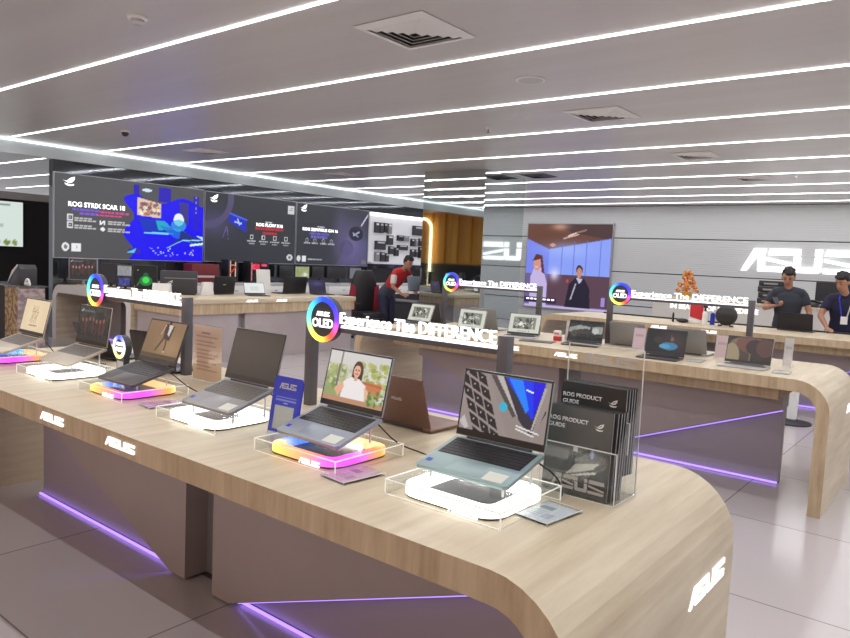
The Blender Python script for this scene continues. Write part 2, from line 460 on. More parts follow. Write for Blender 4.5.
# ------------------------------------------------------------------ ceiling fittings
def vent(x, y, s, label, dark=False):
    t = thing('ceiling_vent', label, 'air vent', (x, y, 3.2), group=None)
    def sq(b, s0, s1, z0, z1):
        for i in range(4):
            T = Matrix.Rotation(i * PI / 2, 4, 'Z')
            vs = [T @ Vector(p) for p in ((-s0, -s0, z0), (s0, -s0, z0), (s1, -s1, z1), (-s1, -s1, z1), (-s0, -s0, z0 + .004), (s0, -s0, z0 + .004), (s1, -s1, z1 + .004), (-s1, -s1, z1 + .004))]
            b.add(vs, [(0, 1, 2, 3), (7, 6, 5, 4), (0, 4, 5, 1), (1, 5, 6, 2), (2, 6, 7, 3), (3, 7, 4, 0)])
        return b
    h = s / 2
    MB().box(-h * .78, h * .78, -h * .78, h * .78, -0.002, 0.0).build('backing', 'blackmatte', t)
    sq(MB(), h, h * .78, -0.008, -0.022).build('frame', 'dark' if dark else 'white', t)
    for k in range(4):
        a = h * (.74 - .17 * k); sq(MB(), a, a - h * .11, -0.012, -0.03).build('louver', 'dark' if dark else 'white', t)
    return t
vent(-3.32, 3.93, 0.62, 'white four way ceiling vent nearest the camera')
vent(-3.32, 7.0, 0.6, 'white ceiling vent second along the row behind the nearest one')
vent(-3.3, 9.96, 0.55, 'white ceiling vent third along the row above the far counter')
vent(-3.2, 12.6, 0.55, 'white ceiling vent fourth along the row near the grey back wall')
vent(-6.5, 11.3, 0.5, 'dark grey ceiling vent beside the mirror pillar', True)
vent(-10.2, 6.9, 0.55, 'white ceiling vent above the big blue and grey screen')
vent(-10.17, 9.94, 0.55, 'white ceiling vent above the middle dark screen')
t = thing('smoke_detector', 'white round smoke detector on the ceiling near the first LED line', 'smoke detector', (-4.83, 2.7, 3.2))
MB().lathe([(0.07, 0), (0.07, -0.012), (0.055, -0.02)]).build('base', 'white', t, smooth=False)
MB().lathe([(0.045, -0.02), (0.05, -0.04), (0.03, -0.055), (0.0, -0.055)]).build('sensor', 'lightgrey', t)
t = thing('dome_camera', 'small dark dome security camera on the ceiling over the left screens', 'camera', (-9.65, 5.23, 3.2))
MB().lathe([(0.06, 0.01), (0.06, -0.02)]).build('base', 'white', t)
MB().lathe([(0.05, -0.02), (0.045, -0.05), (0.03, -0.07), (0, -0.078)]).build('dome', 'black', t)
t = thing('ceiling_speaker', 'flat white round speaker in the ceiling between two LED lines', 'speaker', (-3.27, 5.45, 3.2))
MB().lathe([(0.13, 0), (0.13, -0.008), (0.115, -0.012)]).build('rim', 'white', t)
MB().lathe([(0.113, -0.011), (0.10, -0.014), (0, -0.015)]).build('grille', 'lightgrey', t)
for x, y, lb in ((-4.84, 7.16, 'small chrome sprinkler head on the ceiling left of the pillar top'), (-2.5, 12.3, 'small chrome sprinkler head on the ceiling above the service staff')):
    t = thing('sprinkler', lb, 'sprinkler', (x, y, 3.2))
    MB().lathe([(0.035, 0.01), (0.03, -0.012)], seg=12).build('plate', 'white', t)
    MB().lathe([(0.01, -0.012), (0.01, -0.05), (0.022, -0.055), (0.022, -0.06)], seg=10).build('nozzle', 'grey', t)
M['downlight'] = mat('downlight_glow', (1, 1, 1, 1), emit=(1, .98, .94, 1), es=8)
t = thing('downlight', 'small round white downlight near the grey back wall', 'light', (-3.94, 15.5, 3.2))
MB().lathe([(0.11, 0), (0.11, -0.012), (0.085, -0.012)]).build('rim', 'white', t)
MB().lathe([(0.083, -0.008), (0.05, -0.011), (0, -0.011)]).build('lamp', 'downlight', t)

# ------------------------------------------------------------------ wood waterfall tables
def table(name, label, x0, x1, y0, y1, T, group, logos=True, legmark=True, lg=(-.2, .35), rot=0.0, R=0.22, th=0.082, back=False, edge='wood_edge'):
    """built along local X with its lower-left-front corner at the origin"""
    L = x1 - x0; D = y1 - y0
    t = thing(name, label, 'table', (x0, y0, 0), (0, 0, rot), group)
    prof = []
    def arc(cx, cz, r, a0, a1, n=8): return [(cx + r * math.cos(math.radians(a0 + (a1 - a0) * i / n)), cz + r * math.sin(math.radians(a0 + (a1 - a0) * i / n))) for i in range(n + 1)]
    outer = [(0, 0)] + arc(R, T - R, R, 180, 90) + arc(L - R, T - R, R, 90, 0) + [(L, 0)]
    ri = R - th
    inner = [(L - th, 0)] + arc(L - R, T - R, ri, 0, 90) + arc(R, T - R, ri, 90, 180) + [(th, 0)]
    n = len(outer); b = MB(); inn = inner[::-1]
    vs = []
    for y in (0, D):
        vs += [(p[0], y, p[1]) for p in outer] + [(p[0], y, p[1]) for p in inn]
    m2 = 2 * n; fs = []; mi = []
    for i in range(n - 1):
        fs += [(i, i + 1, i + 1 + n, i + n), (m2 + i, m2 + i + n, m2 + i + 1 + n, m2 + i + 1), (i, m2 + i, m2 + i + 1, i + 1), (n + i, n + i + 1, m2 + n + i + 1, m2 + n + i)]
        mi += [1, 1, 0, 0]
    fs += [(0, n, m2 + n, m2), (n - 1, m2 + n - 1, m2 + 2 * n - 1, 2 * n - 1)]; mi += [0, 0]
    k = len(b.v); b.v += vs; b.f += [list(f) for f in fs]; b.m += mi
    o = b.build('worktop', ['wood', edge], t)
    # dark under-frame behind the edge
    MB().box(0.36, L - 0.36, 0.2, D - 0.2, T - 0.185, T - th + 0.001).build('under_frame', 'wood_edge', t)
    yb = 0.58; ye = D - 0.38
    z1 = T - 0.18
    mid = L / 2
    for s in (-1, 1):
        def X(x): return x if s < 0 else L - x
        o_, i_ = 0.40, mid - 0.11
        tri = [(X(o_), z1 - 0.14), (X(i_ - 0.13), 0.012), (X(i_), 0.012), (X(i_), z1), (X(o_), z1)]
        MB().prism(tri if s < 0 else tri[::-1], yb, ye).build('base_panel', 'panel', t)
        tr2 = [(X(o_), 0.012), (X(i_ - 0.13), 0.012), (X(o_), z1 - 0.14)]
        MB().prism(tr2 if s < 0 else tr2[::-1], yb + 0.07, ye - 0.07).build('corner_facet', 'panel_in', t)
        MB().tube([(X(o_), yb + 0.03, z1 - 0.150), (X(i_ - 0.16), yb + 0.03, 0.014)], 0.004, 6).build('led_line', 'purple', t)
        MB().tube([(X(o_), yb + 0.05, 0.012), (X(i_ - 0.16), yb + 0.05, 0.012)], 0.008, 6).build('led_line', 'purple', t)
    MB().box(o_, L - o_, yb + 0.1, ye - 0.1, 0, 0.012).build('plinth', 'dark', t)
    MB().box(mid - 0.11, mid + 0.11, yb + 0.12, ye - 0.12, 0.012, z1).build('cable_duct', 'grey', t)
    if logos:
        for dx in lg:
            link('lit_letters', mark_mesh(0.21, 0.034), t, (mid + dx - 0.105, -0.0005, T - 0.058))
    if legmark:
        link('lit_letters', mark_mesh(0.34, 0.06), t, (L + 0.0005, 0.75, T - 0.30), (0, 0, PI / 2))
    return t
T = 0.91
G = 'oak waterfall display tables'
table('display_table', 'long oak waterfall table in the foreground carrying the row of lit laptop stands', -4.99, -0.605, 1.32, 2.52, T, G)
table('display_table', 'oak waterfall table in the second row with six laptops facing the aisle', -5.1, -0.746, 5.28, 6.46, T, G, lg=(-.31, .24))
table('service_counter', 'oak service counter in front of the two standing staff', -5.1, -0.6, 9.1, 10.3, T, G, lg=(-.47, .155))
t = thing('display_table', 'oak display table under the dark screens with its lit letters turned to the aisle', 'table', (-8.5, 5.38, 0), group=G)
MB().box(-1.2, 0, 0, 3.42, T - 0.07, T).build('worktop', ['wood'], t, bevel=0.008)
MB().box(-1.17, -0.02, 0.02, 3.40, T - 0.22, T - 0.07).build('under_frame', 'wood_edge', t)
MB().box(-1.12, -0.05, 0.05, 1.02, 0, T - 0.22).box(-1.12, -0.05, 1.14, 3.37, 0, T - 0.22).build('base_panel', 'panel', t)
MB().box(-1.10, -0.12, 1.02, 1.14, 0, T - 0.22).build('cable_duct', 'grey', t)
for y in (1.22, 1.78): link('lit_letters', mark_mesh(0.21, 0.034), t, (0.0005, y - 0.105, T - 0.055), (0, 0, PI / 2))
table('display_table', 'pale waterfall table at the far left under the blue and grey screen', -12.22, -9.72, 5.38, 6.6, T, G, legmark=False, logos=False, edge='lit_edge', th=0.13, R=0.24)

# ------------------------------------------------------------------ screen pictures
def pic_woman():
    p = Img(.3, .185, 110, (196, 196, 180)).noise(26, 3, 5)
    p.rect(0, .0, .33, .8, (150, 160, 110)).foliage(0, .25, .32, .8, [(120, 140, 70), (170, 180, 120), (205, 205, 180)], 60, .035, 1)
    p.rect(.18, .3, .215, 1, (120, 112, 104)).rect(.0, .75, 1, 1, (205, 202, 198)).rect(.2, .75, .225, 1, (130, 122, 112))
    p.foliage(.55, .4, 1, .85, [(140, 150, 70), (186, 184, 110), (215, 212, 200), (160, 170, 90)], 70, .035, 2)
    p.rect(.6, .22, .93, .48, (196, 120, 78)).line((.6, .46), (.93, .42), .02, (180, 100, 60))
    p.rect(0, 0, 1, .1, (186, 140, 110)).foliage(.75, .05, 1, .3, [(90, 120, 60), (140, 165, 90)], 30, .03, 4)
    p.ell(.51, .66, .085, .2, (70, 46, 38)).poly([(.42, .45), (.43, .7), (.6, .7), (.6, .36), (.54, .4)], (66, 42, 34))
    p.poly([(.30, .1), (.31, .42), (.42, .52), (.56, .5), (.68, .40), (.70, .1)], (232, 226, 226))
    p.poly([(.17, .25), (.3, .42), (.33, .3), (.25, .1)], (222, 170, 140)).poly([(.7, .1), (.66, .38), (.74, .3), (.72, .1)], (226, 178, 150))
    p.rect(.47, .46, .53, .56, (214, 160, 132)).ell(.5, .65, .055, .12, (224, 172, 146)).line((.475, .595), (.525, .595), .012, (206, 96, 96)).ell(.478, .675, .012, .014, (80, 52, 44)).ell(.524, .675, .012, .014, (80, 52, 44)).line((.5, .66), (.503, .63), .006, (204, 150, 124))
    return p
def pic_keys():
    p = Img(.3, .185, 130, (146, 134, 130))
    p.poly([(.0, 1), (.28, 1), (.6, .0), (0, 0)], (150, 138, 134)); 
    for i in range(-1, 6):
        for j in range(5):
            # oblique key rows falling to the lower right
            u = -0.08 + j * .135 + i * .06; v = 1.0 - i * .23 - j * .10
            q = [(u, v), (u + .115, v - .08), (u + .16, v - .255), (u + .045, v - .175)]
            if u + .1 < .6 - (v) * .28: p.poly(q, (48, 44, 46)).ell(u + .07, v - .11, .01, .016, (160, 156, 156))
    p.poly([(.3, 1), (.37, 1), (.66, .38), (.62, .34)], (84, 78, 78)).poly([(.37, 1), (.45, 1), (.72, .3), (.66, .38)], (184, 178, 174))
    p.poly([(.45, 1), (.93, 1), (.98, .5), (.86, .08), (.7, .3)], (60, 54, 66))
    p.poly([(.48, .98), (.94, .98), (.84, .36)], (30, 60, 235)).poly([(.52, .98), (.68, .98), (.79, .52), (.76, .45)], (40, 130, 250)).poly([(.8, .98), (.94, .98), (.85, .4)], (40, 30, 220))
    p.line((.74, .83), (.81, .8), .012, (235, 240, 250)).poly([(.96, 1), (1, 1), (1, .7), (.87, .0), (.85, .06)], (150, 138, 134)).poly([(.93, .9), (.96, .9), (.86, .2), (.84, .2)], (176, 168, 160))
    p.ell(.5, .49, .05, .075, (60, 176, 205))
    p.rect(0, 0, 1, .0, (40, 30, 30))
    for v, u1 in ((.2, .93), (.15, .88)): p.line((.68, v + .02), (u1, v - .05), .012, (226, 222, 220))
    p.poly([(0, .12), (.05, .24), (.12, .05), (.08, .0)], (200, 198, 198), .8)
    return p
def pic_dancer():
    p = Img(.3, .185, 80, (120, 98, 76)).vgrad(0, 1, (112, 88, 66), (140, 112, 86)).glow(.75, .35, .5, .5, (176, 140, 104), .6)
    p.rect(0, 0, 1, .12, (58, 46, 40))
    p.line((.52, .6), (.36, .2), .03, (66, 48, 42)).line((.58, .6), (.6, .2), .03, (70, 50, 44)).poly([(.45, .95), (.7, .9), (.66, .5), (.48, .55)], (64, 52, 52))
    p.poly([(.55, .95), (.66, .9), (.62, .62), (.57, .66)], (206, 196, 190)).line((.46, .9), (.4, .66), .025, (180, 150, 130)).ell(.57, .97, .035, .05, (50, 40, 38)).ell(.6, .2, .02, .03, (200, 180, 168))
    return p
def pic_group(seed=3, bg=(66, 66, 66), warm=(150, 96, 84)):
    p = Img(.3, .185, 60, bg).vgrad(0, 1, (52, 52, 54), bg).noise(18, seed, 4)
    R = random.Random(seed)
    for i in range(7):
        u = .14 + i * .115; v = .42 + R.uniform(-.05, .07)
        p.ell(u, v, .042, .24, (70 + R.randint(-12, 20), 62, 62)).ell(u, v + .2, .025, .06, warm)
    p.rect(.04, .86, .5, .9, (110, 120, 124), .7).line((.06, .84), (.12, .92), .01, (200, 220, 230)); p.rect(0, 0, 1, .14, (60, 58, 58))
    return p
def pic_cream():
    p = Img(.3, .185, 70, (222, 200, 166)).glow(.5, .5, .5, .7, (232, 214, 182), .8)
    c = (150, 118, 84)
    for k in range(4):
        u = .37 + k * .07
        p.line((u, .25), (u, .82), .012, c, .8).line((u - .03, .3 + .1 * (k % 2)), (u + .05, .5 + .1 * (k % 2)), .01, c, .8).line((u - .03, .62), (u + .05, .72 - .1 * (k % 2)), .01, c, .8)
    for k in range(4): p.rect(.33, .1 + k * .03, .33 + .3 + .04 * (k % 2), .11 + k * .03, (176, 146, 112))
    return p
def pic_dark(seed=5, base=(38, 34, 34)):
    return Img(.3, .185, 30, base).glow(.3, .9, .7, .5, (50, 46, 46), .6)
def pic_sketch(seed):
    p = Img(.3, .185, 50, (206, 208, 196)); R = random.Random(seed)
    p.rect(.14, .18, .86, .84, (128, 130, 120))
    for _ in range(42):
        u, v = R.uniform(.18, .8), R.uniform(.24, .78); c = R.choice([(58, 60, 54), (90, 92, 84), (196, 196, 184), (226, 226, 214), (70, 70, 64)])
        if R.random() < .5: p.ell(u, v, R.uniform(.02, .07), R.uniform(.04, .11), c)
        else: p.line((u, v), (u + R.uniform(-.15, .15), v + R.uniform(-.2, .2)), .014, c)
    p.rect(.3, .06, .6, .075, (140, 140, 132)); return p
def pic_photo(seed):
    p = Img(.3, .185, 50, (70, 70, 70)).vgrad(.6, 1, (70, 70, 72), (36, 36, 38)).vgrad(0, .35, (40, 40, 40), (60, 58, 56))
    p.poly([(.0, .62), (.3, .78), (.62, .7), (1, .76), (1, .36), (0, .4)], (150, 152, 148)).ell(.5, .45, .3, .14, (70, 68, 64)).rect(.62, .4, .68, .7, (60, 60, 58)).ell(.78, .5, .1, .16, (186, 186, 180)).ell(.18, .34, .1, .18, (80, 76, 70))
    return p.noise(24, seed, 2)
def pic_blue():
    p = Img(.3, .185, 60, (40, 38, 44)).glow(.75, .5, .5, .7, (72, 60, 56), .8)
    p.ell(.6, .3, .22, .17, (66, 122, 160)).ell(.48, .28, .14, .1, (84, 150, 186)).ell(.66, .62, .045, .1, (120, 96, 84)).line((.62, .8), (.66, .6), .015, (110, 86, 76)).ell(.3, .55, .12, .14, (60, 52, 50)); return p
def pic_arcs():
    p = Img(.3, .185, 60, (62, 54, 52)).noise(10, 4, 3)
    p.ell(.25, .15, .3, .8, (120, 104, 84)).ell(.30, .05, .22, .75, (78, 66, 60)).ell(.5, .75, .3, .4, (112, 78, 70)).ell(.62, .6, .2, .32, (62, 52, 54)).ell(.85, .6, .2, .4, (90, 66, 62)).ell(.1, .1, .2, .6, (150, 136, 108)); return p

# ------------------------------------------------------------------ laptops
def metal(name, c, r=0.38): 
    if name not in M: M[name] = mat(name, rgb(*c), r, 0.35)
    return name
metal('silver_body', (186, 186, 190)); metal('teal_body', (150, 172, 174)); metal('steel_body', (150, 158, 172)); metal('grey_body', (150, 150, 152))
metal('brown_body', (122, 92, 80)); metal('char_body', (78, 74, 76)); metal('warm_body', (190, 180, 166)); metal('black_body', (40, 39, 44))
M['sticker'] = mat('pale_sticker', rgb(214, 216, 206), 0.5)
M['keys_grey'] = mat('grey_keys', rgb(112, 106, 102), 0.5)

def laptop(label, loc, yaw=0.0, tau=0.0, lam=112, w=.318, d=.221, lh=.214, body='silver_body', keys='black', pic=None, group=None, sticker=False, bez='black', name='laptop', lid=None, mark=None, seen_back=False):
    """origin at the middle of the front edge; the lid stands at the back edge"""
    t = thing(name, label, 'laptop', loc, (math.radians(tau), 0, math.radians(yaw)), group)
    h = w / 2
    b = MB().prism([(x, y) for x, y in [(-h + .012, 0), (h - .012, 0), (h, .012), (h, d), (-h, d), (-h, .012)]], -.008, .004, 'XY')
    b.build('chassis', body, t, bevel=.002)
    if not seen_back:
        k = MB(); kw = w - .034; n = 15; rows = 6; y0 = d * .46; yh = d * .47
        for r in range(rows):
            cells = [(i, 1) for i in range(n)]
            if r == 0: cells = [(0, 1), (1, 1), (2, 1), (3, 1.2), (4.2, 5), (9.2, 1.2), (10.4, 1), (11.4, 1), (12.4, 1.3), (13.7, 1.3)]
            elif r == 1: cells = [(0, 2)] + [(2 + i, 1) for i in range(10)] + [(12, 3)]
            elif r == 2: cells = [(0, 1.6)] + [(1.6 + i, 1) for i in range(11)] + [(12.6, 2.4)]
            for c, s in cells:
                x = -kw / 2 + c * kw / n; ya = y0 + r * yh / rows
                k.box(x + .0012, x + s * kw / n - .0012, ya + .0012, ya + yh / rows - .0012, .0042, .0056)
        MB().box(-kw / 2 - .002, kw / 2 + .002, y0 - .002, y0 + yh + .002, .0038, .0043).build('key_well', body if keys == 'keys_grey' else 'dark', t)
        k.build('keyboard', keys, t, weld=False)
        MB().box(-.058, .058, .014, d * .41, .0038, .0046).build('touchpad', body, t, bevel=.0004)
        if sticker:
            MB().box(.07, .135, .012, .06, .0041, .0048).build('paper_sticker', 'sticker', t)
            MB().box(-.143, -.125, .035, .053, .0041, .0047).build('badge', 'blue', t)
    MB().tube([(-h * .72, d, .004), (h * .72, d, .004)], .006, 10).build('hinge', 'dark', t)
    l = MB().prism([(-h, 0), (h, 0), (h, lh - .01), (h - .01, lh), (-h + .01, lh), (-h, lh - .01)], -.001, .005)
    ld = l.build('screen_lid', lid or body, t, loc=(0, d, .008), rot=(-math.radians(lam - 90), 0, 0), bevel=.0012)
    if mark: link('lid_mark', mark_mesh(.06, .012, .0008, 'lightgrey', 'lid_mark'), ld, (.03, .0052, lh * .5), (0, 0, PI))
    MB().box(-h + .002, h - .002, -.0018, -.0009, .003, lh - .002).build('bezel', bez, ld)
    if pic is not None:
        sx = (w - .014) / pic.w; sz = (lh - .030) / pic.h
        o = link('display', pic.mesh('display', 'screen'), ld, (0, -.0022, .022)); o.scale = (sx, 1, sz)
    return t

GL = 'laptops on lit stands along the foreground table'
# (x, y, z, yaw, tilt, lid angle) read from the room's own measures
laptop('teal grey laptop showing a keyboard close-up, nearest the brochure rack', (-1.131, 1.612, .992), 1.1, 13, 113, body='teal_body', pic=pic_keys(), group=GL, sticker=True)
laptop('steel blue laptop showing a woman in a white shirt outdoors', (-1.770, 1.609, .975), -.9, 16.5, 120, body='steel_body', pic=pic_woman(), group=GL, sticker=True)
laptop('grey laptop with a blank dark screen beside the blue standee card', (-2.296, 1.570, 1.0), .5, 17.5, 123, body='grey_body', keys='keys_grey', pic=pic_dark(), group=GL, sticker=True)
laptop('dark brown laptop showing a dancing figure on a tan background', (-3.105, 1.642, .975), .6, 16.2, 126, body='char_body', pic=pic_dancer(), group=GL)
laptop('pale silver laptop showing a line of people on a dark screen', (-3.795, 1.671, .975), 2.7, 18, 116, body='warm_body', keys='keys_grey', pic=pic_group(), group=GL)
laptop('silver laptop with a cream screen of brown line art at the table end', (-4.324, 1.574, .985), .2, 17.5, 121, body='warm_body', keys='keys_grey', pic=pic_cream(), group=GL)
GB = 'laptops on the far side of the foreground table facing away'
laptop('brown laptop seen from behind, its back leaning toward the woman screen laptop', (-1.83, 2.42, .921), 178, 0, 108, body='brown_body', pic=pic_dark(), seen_back=True, mark=True, group=GB)
laptop('black laptop seen from behind the dancing figure laptop', (-3.63, 2.36, .921), 190, 0, 104, body='black_body', pic=pic_dark(), seen_back=True, group=GB)
laptop('black laptop seen from behind the line of people laptop', (-4.2, 2.34, .921), 186, 0, 112, body='black_body', pic=pic_dark(), seen_back=True, group=GB)

# ------------------------------------------------------------------ acrylic light stands
RGBR = ramp([(0, (255, 150, 60)), (.10, (255, 226, 170)), (.28, (255, 190, 120)), (.36, (90, 190, 255)), (.46, (70, 120, 255)), (.52, (255, 240, 190)), (.62, (255, 214, 90)), (.72, (255, 140, 110)), (.78, (255, 90, 235)), (.92, (250, 70, 240))])
def edges_of_box(b, x0, x1, y0, y1, z0, z1, r=.0016):
    for x in (x0, x1):
        for y in (y0, y1): b.box(x - r, x + r, y - r, y + r, z0, z1)
    for z in (z1,):
        for y in (y0, y1): b.box(x0, x1, y - r, y + r, z - r, z + r)
        for x in (x0, x1): b.box(x - r, x + r, y0, y1, z - r, z + r)
    for y in (y0, y1): b.box(x0, x1, y - r, y + r, z0, z0 + r)
    return b
def stand(label, x, y, color, group, lap, w=.40, d=.33, h=.044):
    """clear box over a rounded ring of light; a tilted clear rest carries the laptop"""
    t = thing('laptop_stand', label, 'laptop stand', (x, y, T), group=group)
    hw = w / 2; e = .002
    b = MB().box(-hw, hw, 0, d, h - .003, h).box(-hw, hw, 0, .003, 0, h).box(-hw, hw, d - .003, d, 0, h).box(-hw, -hw + .003, 0, d, 0, h).box(hw - .003, hw, 0, d, 0, h)
    b.build('acrylic_cover', 'clear', t, weld=False)
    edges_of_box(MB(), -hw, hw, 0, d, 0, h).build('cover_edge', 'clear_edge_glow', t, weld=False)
    pp = rrect(w - .10, d - .07, .05)
    pb = [(p[0] * 1.10, p[1] * 1.10 + d / 2) for p, n in rrect(w - .10, d - .07, .05)]
    MB().prism(pb, 0.001, .007, 'XY').build('base_plate', 'dark', t)
    pp = [((p[0], p[1] + d / 2), n) for p, n in pp]
    if color == 'white':
        me = ring_mesh('light_ring', pp, .021, .026, lambda k: (255, 255, 255), .008); me.materials.append(M['ring_white'])
    else:
        me = ring_mesh('light_ring', pp, .019, .024, RGBR, .008); me.materials.append(M['ring_rgb'])
    me.shade_smooth(); me.set_sharp_from_angle(angle=.7)
    link('light_ring', me, t)
    link('lit_letters', mark_mesh(.10, .018, .001, 'letter'), t, (hw - .17, -.001, .008))
    # sloped rest + rear struts under the laptop
    lx, ly, lz, tau = lap[0] - x, lap[1] - y, lap[2] - T, math.radians(lap[3])
    R = Matrix.Translation((lx, ly, lz)) @ Matrix.Rotation(tau, 4, 'X')
    r = MB().box(-.13, .13, .03, .2, -.0135, -.0105, T=R)
    f = R @ Vector((0, .035, -.0135)); k = R @ Vector((0, .195, -.0135))
    for sx in (-.13, .125):
        r.box(lx + sx, lx + sx + .005, f.y, f.y + .005, h, f.z + .001)
        r.box(lx + sx, lx + sx + .005, k.y - .005, k.y, h, k.z + .0005)
    r.build('laptop_rest', 'clear_edge', t, weld=False)
    return t
GS = 'lit acrylic laptop stands on the foreground table'
stand('clear acrylic stand with a white glowing ring under the keyboard close-up laptop', -1.135, 1.535, 'white', GS, (-1.131, 1.612, .992, 13))
stand('clear acrylic stand with a rainbow glowing ring under the woman screen laptop', -1.755, 1.545, 'rgb', GS, (-1.770, 1.609, .975, 16.5))
stand('clear acrylic stand with a white glowing ring under the blank screen laptop', -2.41, 1.56, 'white', GS, (-2.296, 1.570, 1.0, 17.5))
stand('clear acrylic stand with a rainbow glowing ring under the dancing figure laptop', -3.13, 1.585, 'rgb', GS, (-3.105, 1.642, .975, 16.2))
stand('clear acrylic stand with a white glowing ring under the line of people laptop', -3.755, 1.56, 'white', GS, (-3.795, 1.671, .975, 18))
stand('clear acrylic stand with a rainbow glowing ring under the cream screen laptop', -4.42, 1.56, 'rgb', GS, (-4.324, 1.574, .985, 17.5))

# ------------------------------------------------------------------ lit table signs
DISC = ramp([(0, (120, 60, 235)), (.12, (50, 60, 240)), (.25, (40, 70, 245)), (.37, (70, 190, 240)), (.5, (120, 235, 210)), (.62, (215, 240, 110)), (.75, (255, 226, 70)), (.86, (240, 70, 60)), (.95, (250, 90, 210))])
def oled_disc(parent, x, y, z, r):
    MB().lathe([(r * .98, 0), (r, .004), (r, .028), (r * .99, .032)], (0, 0, 0), 36, axis='Y').build('sign_disc', 'dark', parent, loc=(x, y, z))
    pp = [((math.cos(2 * PI * i / 48) * r * .88, math.sin(2 * PI * i / 48) * r * .88), (math.cos(2 * PI * i / 48), math.sin(2 * PI * i / 48))) for i in range(48)]
    me = ring_mesh('rainbow_ring', pp, r * .115, .006, DISC); me.materials.append(M['ring_rgb'])
    link('rainbow_ring', me, parent, (x, y, z), (PI / 2, 0, 0))
    link('lit_letters', mark_mesh(r * .82, r * .2, .003, 'letter'), parent, (x - r * .41, y - .001, z + r * .14))
    link('lit_letters', text_mesh('OLED', r * 1.3, r * .4, 'letter', .003, .03), parent, (x - r * .65, y - .001, z - r * .36))
def sign(label, xd, xr, y, group, zb=1.285, r=.102):
    t = thing('table_sign', label, 'sign', (xd - .06, y, T), group=group)
    z = zb - T
    MB().box(-.022, .022, -.005, .04, 0, z + .05).build('post', 'post', t, bevel=.002)
    xr -= xd - .06
    MB().box(xr - .022, xr + .022, -.005, .04, 0, z + .05).build('post', 'post', t, bevel=.002)
    MB().box(.022, xr - .022, 0, .035, z - .02, z).build('crossbar', 'post', t)
    MB().box(.11, xr - .025, 0, .03, z, z + .012).build('glow_strip', 'glowbar', t)  # strip stands in for the white haze under the lit letters
    link('lit_letters', text_mesh('Experience The DIFFERENCE', xr - .024 - .205, .064, 'letter', .010, .008), t, (.205, -.006, z + .006))
    oled_disc(t, .10, -.014, z + .03, r)
    return t
GN = 'lit signs standing on the display tables'
sign('lit sign with a rainbow disc and white lettering standing over the woman screen laptop', -2.34, -1.365, 2.19, GN)
sign('lit sign with a rainbow disc standing over the dancing figure laptop', -4.39, -3.40, 2.19, GN)
sign('lit sign with a rainbow disc behind the brown arc screen laptop', -2.64, -1.49, 6.12, GN, 1.345)
sign('lit sign with a rainbow disc behind the white sketch screen laptops', -4.54, -3.44, 6.12, GN, 1.345)

# ------------------------------------------------------------------ small things on the foreground table
t = thing('table_sign', 'small upright paddle sign with a glowing ring between two laptops', 'sign', (-3.53, 1.9, T), group='small paddle signs')
MB().prism([(-.035, 0), (.035, 0), (.04, .13), (-.04, .13)], 0, .03).build('stem', 'dark', t)
MB().lathe([(.062, 0), (.062, .035)], (0, -.005, 0), 28, axis='Y').build('sign_disc', 'dark', t, loc=(0, 0, .16))
pp = [((math.cos(2 * PI * i / 32) * .052, math.sin(2 * PI * i / 32) * .052), (math.cos(2 * PI * i / 32), math.sin(2 * PI * i / 32))) for i in range(32)]
me = ring_mesh('glow_ring', pp, .009, .004, ramp([(0, (245, 245, 255)), (.25, (70, 80, 240)), (.4, (220, 230, 255)), (.75, (255, 230, 120))])); me.materials.append(M['ring_rgb'])
link('glow_ring', me, t, (0, -.006, .16), (PI / 2, 0, 0))
link('lit_letters', mark_mesh(.06, .018, .002, 'letter'), t, (-.03, -.006, .168)); link('lit_letters', text_mesh('OLED', .07, .024, 'letter', .002, .03), t, (-.035, -.006, .136))
MB().prism([(-.026, .004), (.026, .004), (.03, .085), (-.03, .085)], -.0015, 0).build('label_plate', 'lightgrey', t)

# blue standee card
t = thing('standee_card', 'blue standing card with a pale square panel beside the blank screen laptop', 'card', (-2.04, 1.735, T), (0, 0, .05))
p = Img(.152, .22, 50, (52, 64, 196)).glow(.5, .5, .7, .5, (70, 84, 214), .5).rect(.13, .1, .80, .52, (186, 196, 196)).noise(8, 2, 2)
for v in (.60, .65): p.rect(.14, v, .84, v + .02, (140, 156, 236))
p.rect(.42, .56, .56, .575, (200, 206, 240)).rect(.0, 0, 1, .05, (214, 218, 226))
card = MB().prism([(-.078, 0), (.078, 0), (.078, .21), (.066, .224), (-.066, .224), (-.078, .21)], 0, .004).build('card', 'blue', t, rot=(-.16, 0, 0))
link('printed_face', p.mesh('printed_face', 'print'), card, (0, -.0006, 0))
link('printed_letters', mark_mesh(.09, .022, .001, 'lightgrey', 'printed_letters'), card, (-.045, -.001, .178))
MB().box(-.06, .06, .0, .09, 0, .004).build('foot', 'clear_edge', t)
MB().prism([(.026, .15), (.030, .15), (.082, .0), (.076, 0)], -.05, .05, 'YZ').build('strut', 'clear_edge', t)

# paper in an acrylic frame
t = thing('menu_holder', 'upright acrylic holder with an orange tinted price sheet beside the sign post', 'holder', (-3.14, 2.16, T), (0, 0, 0))
p = Img(.25, .29, 40, (236, 206, 186)).vgrad(0, 1, (240, 206, 176), (236, 206, 192))
for k in range(9): p.rect(.12, .78 - k * .075, .12 + (.74, .6, .7, .5)[k % 4], .80 - k * .075, (206, 150, 132))
p.rect(.3, .86, .6, .885, (170, 110, 96))
sh = link('price_sheet', p.mesh('price_sheet', 'print'), t, (0, 0, .006))
MB().box(-.13, .13, -.004, -.002, 0, .30).box(-.13, .13, .002, .004, 0, .30).build('acrylic_sleeve', 'clear', t, weld=False)
MB().box(-.13, .13, -.004, .09, 0, .003).build('foot', 'clear_edge', t)

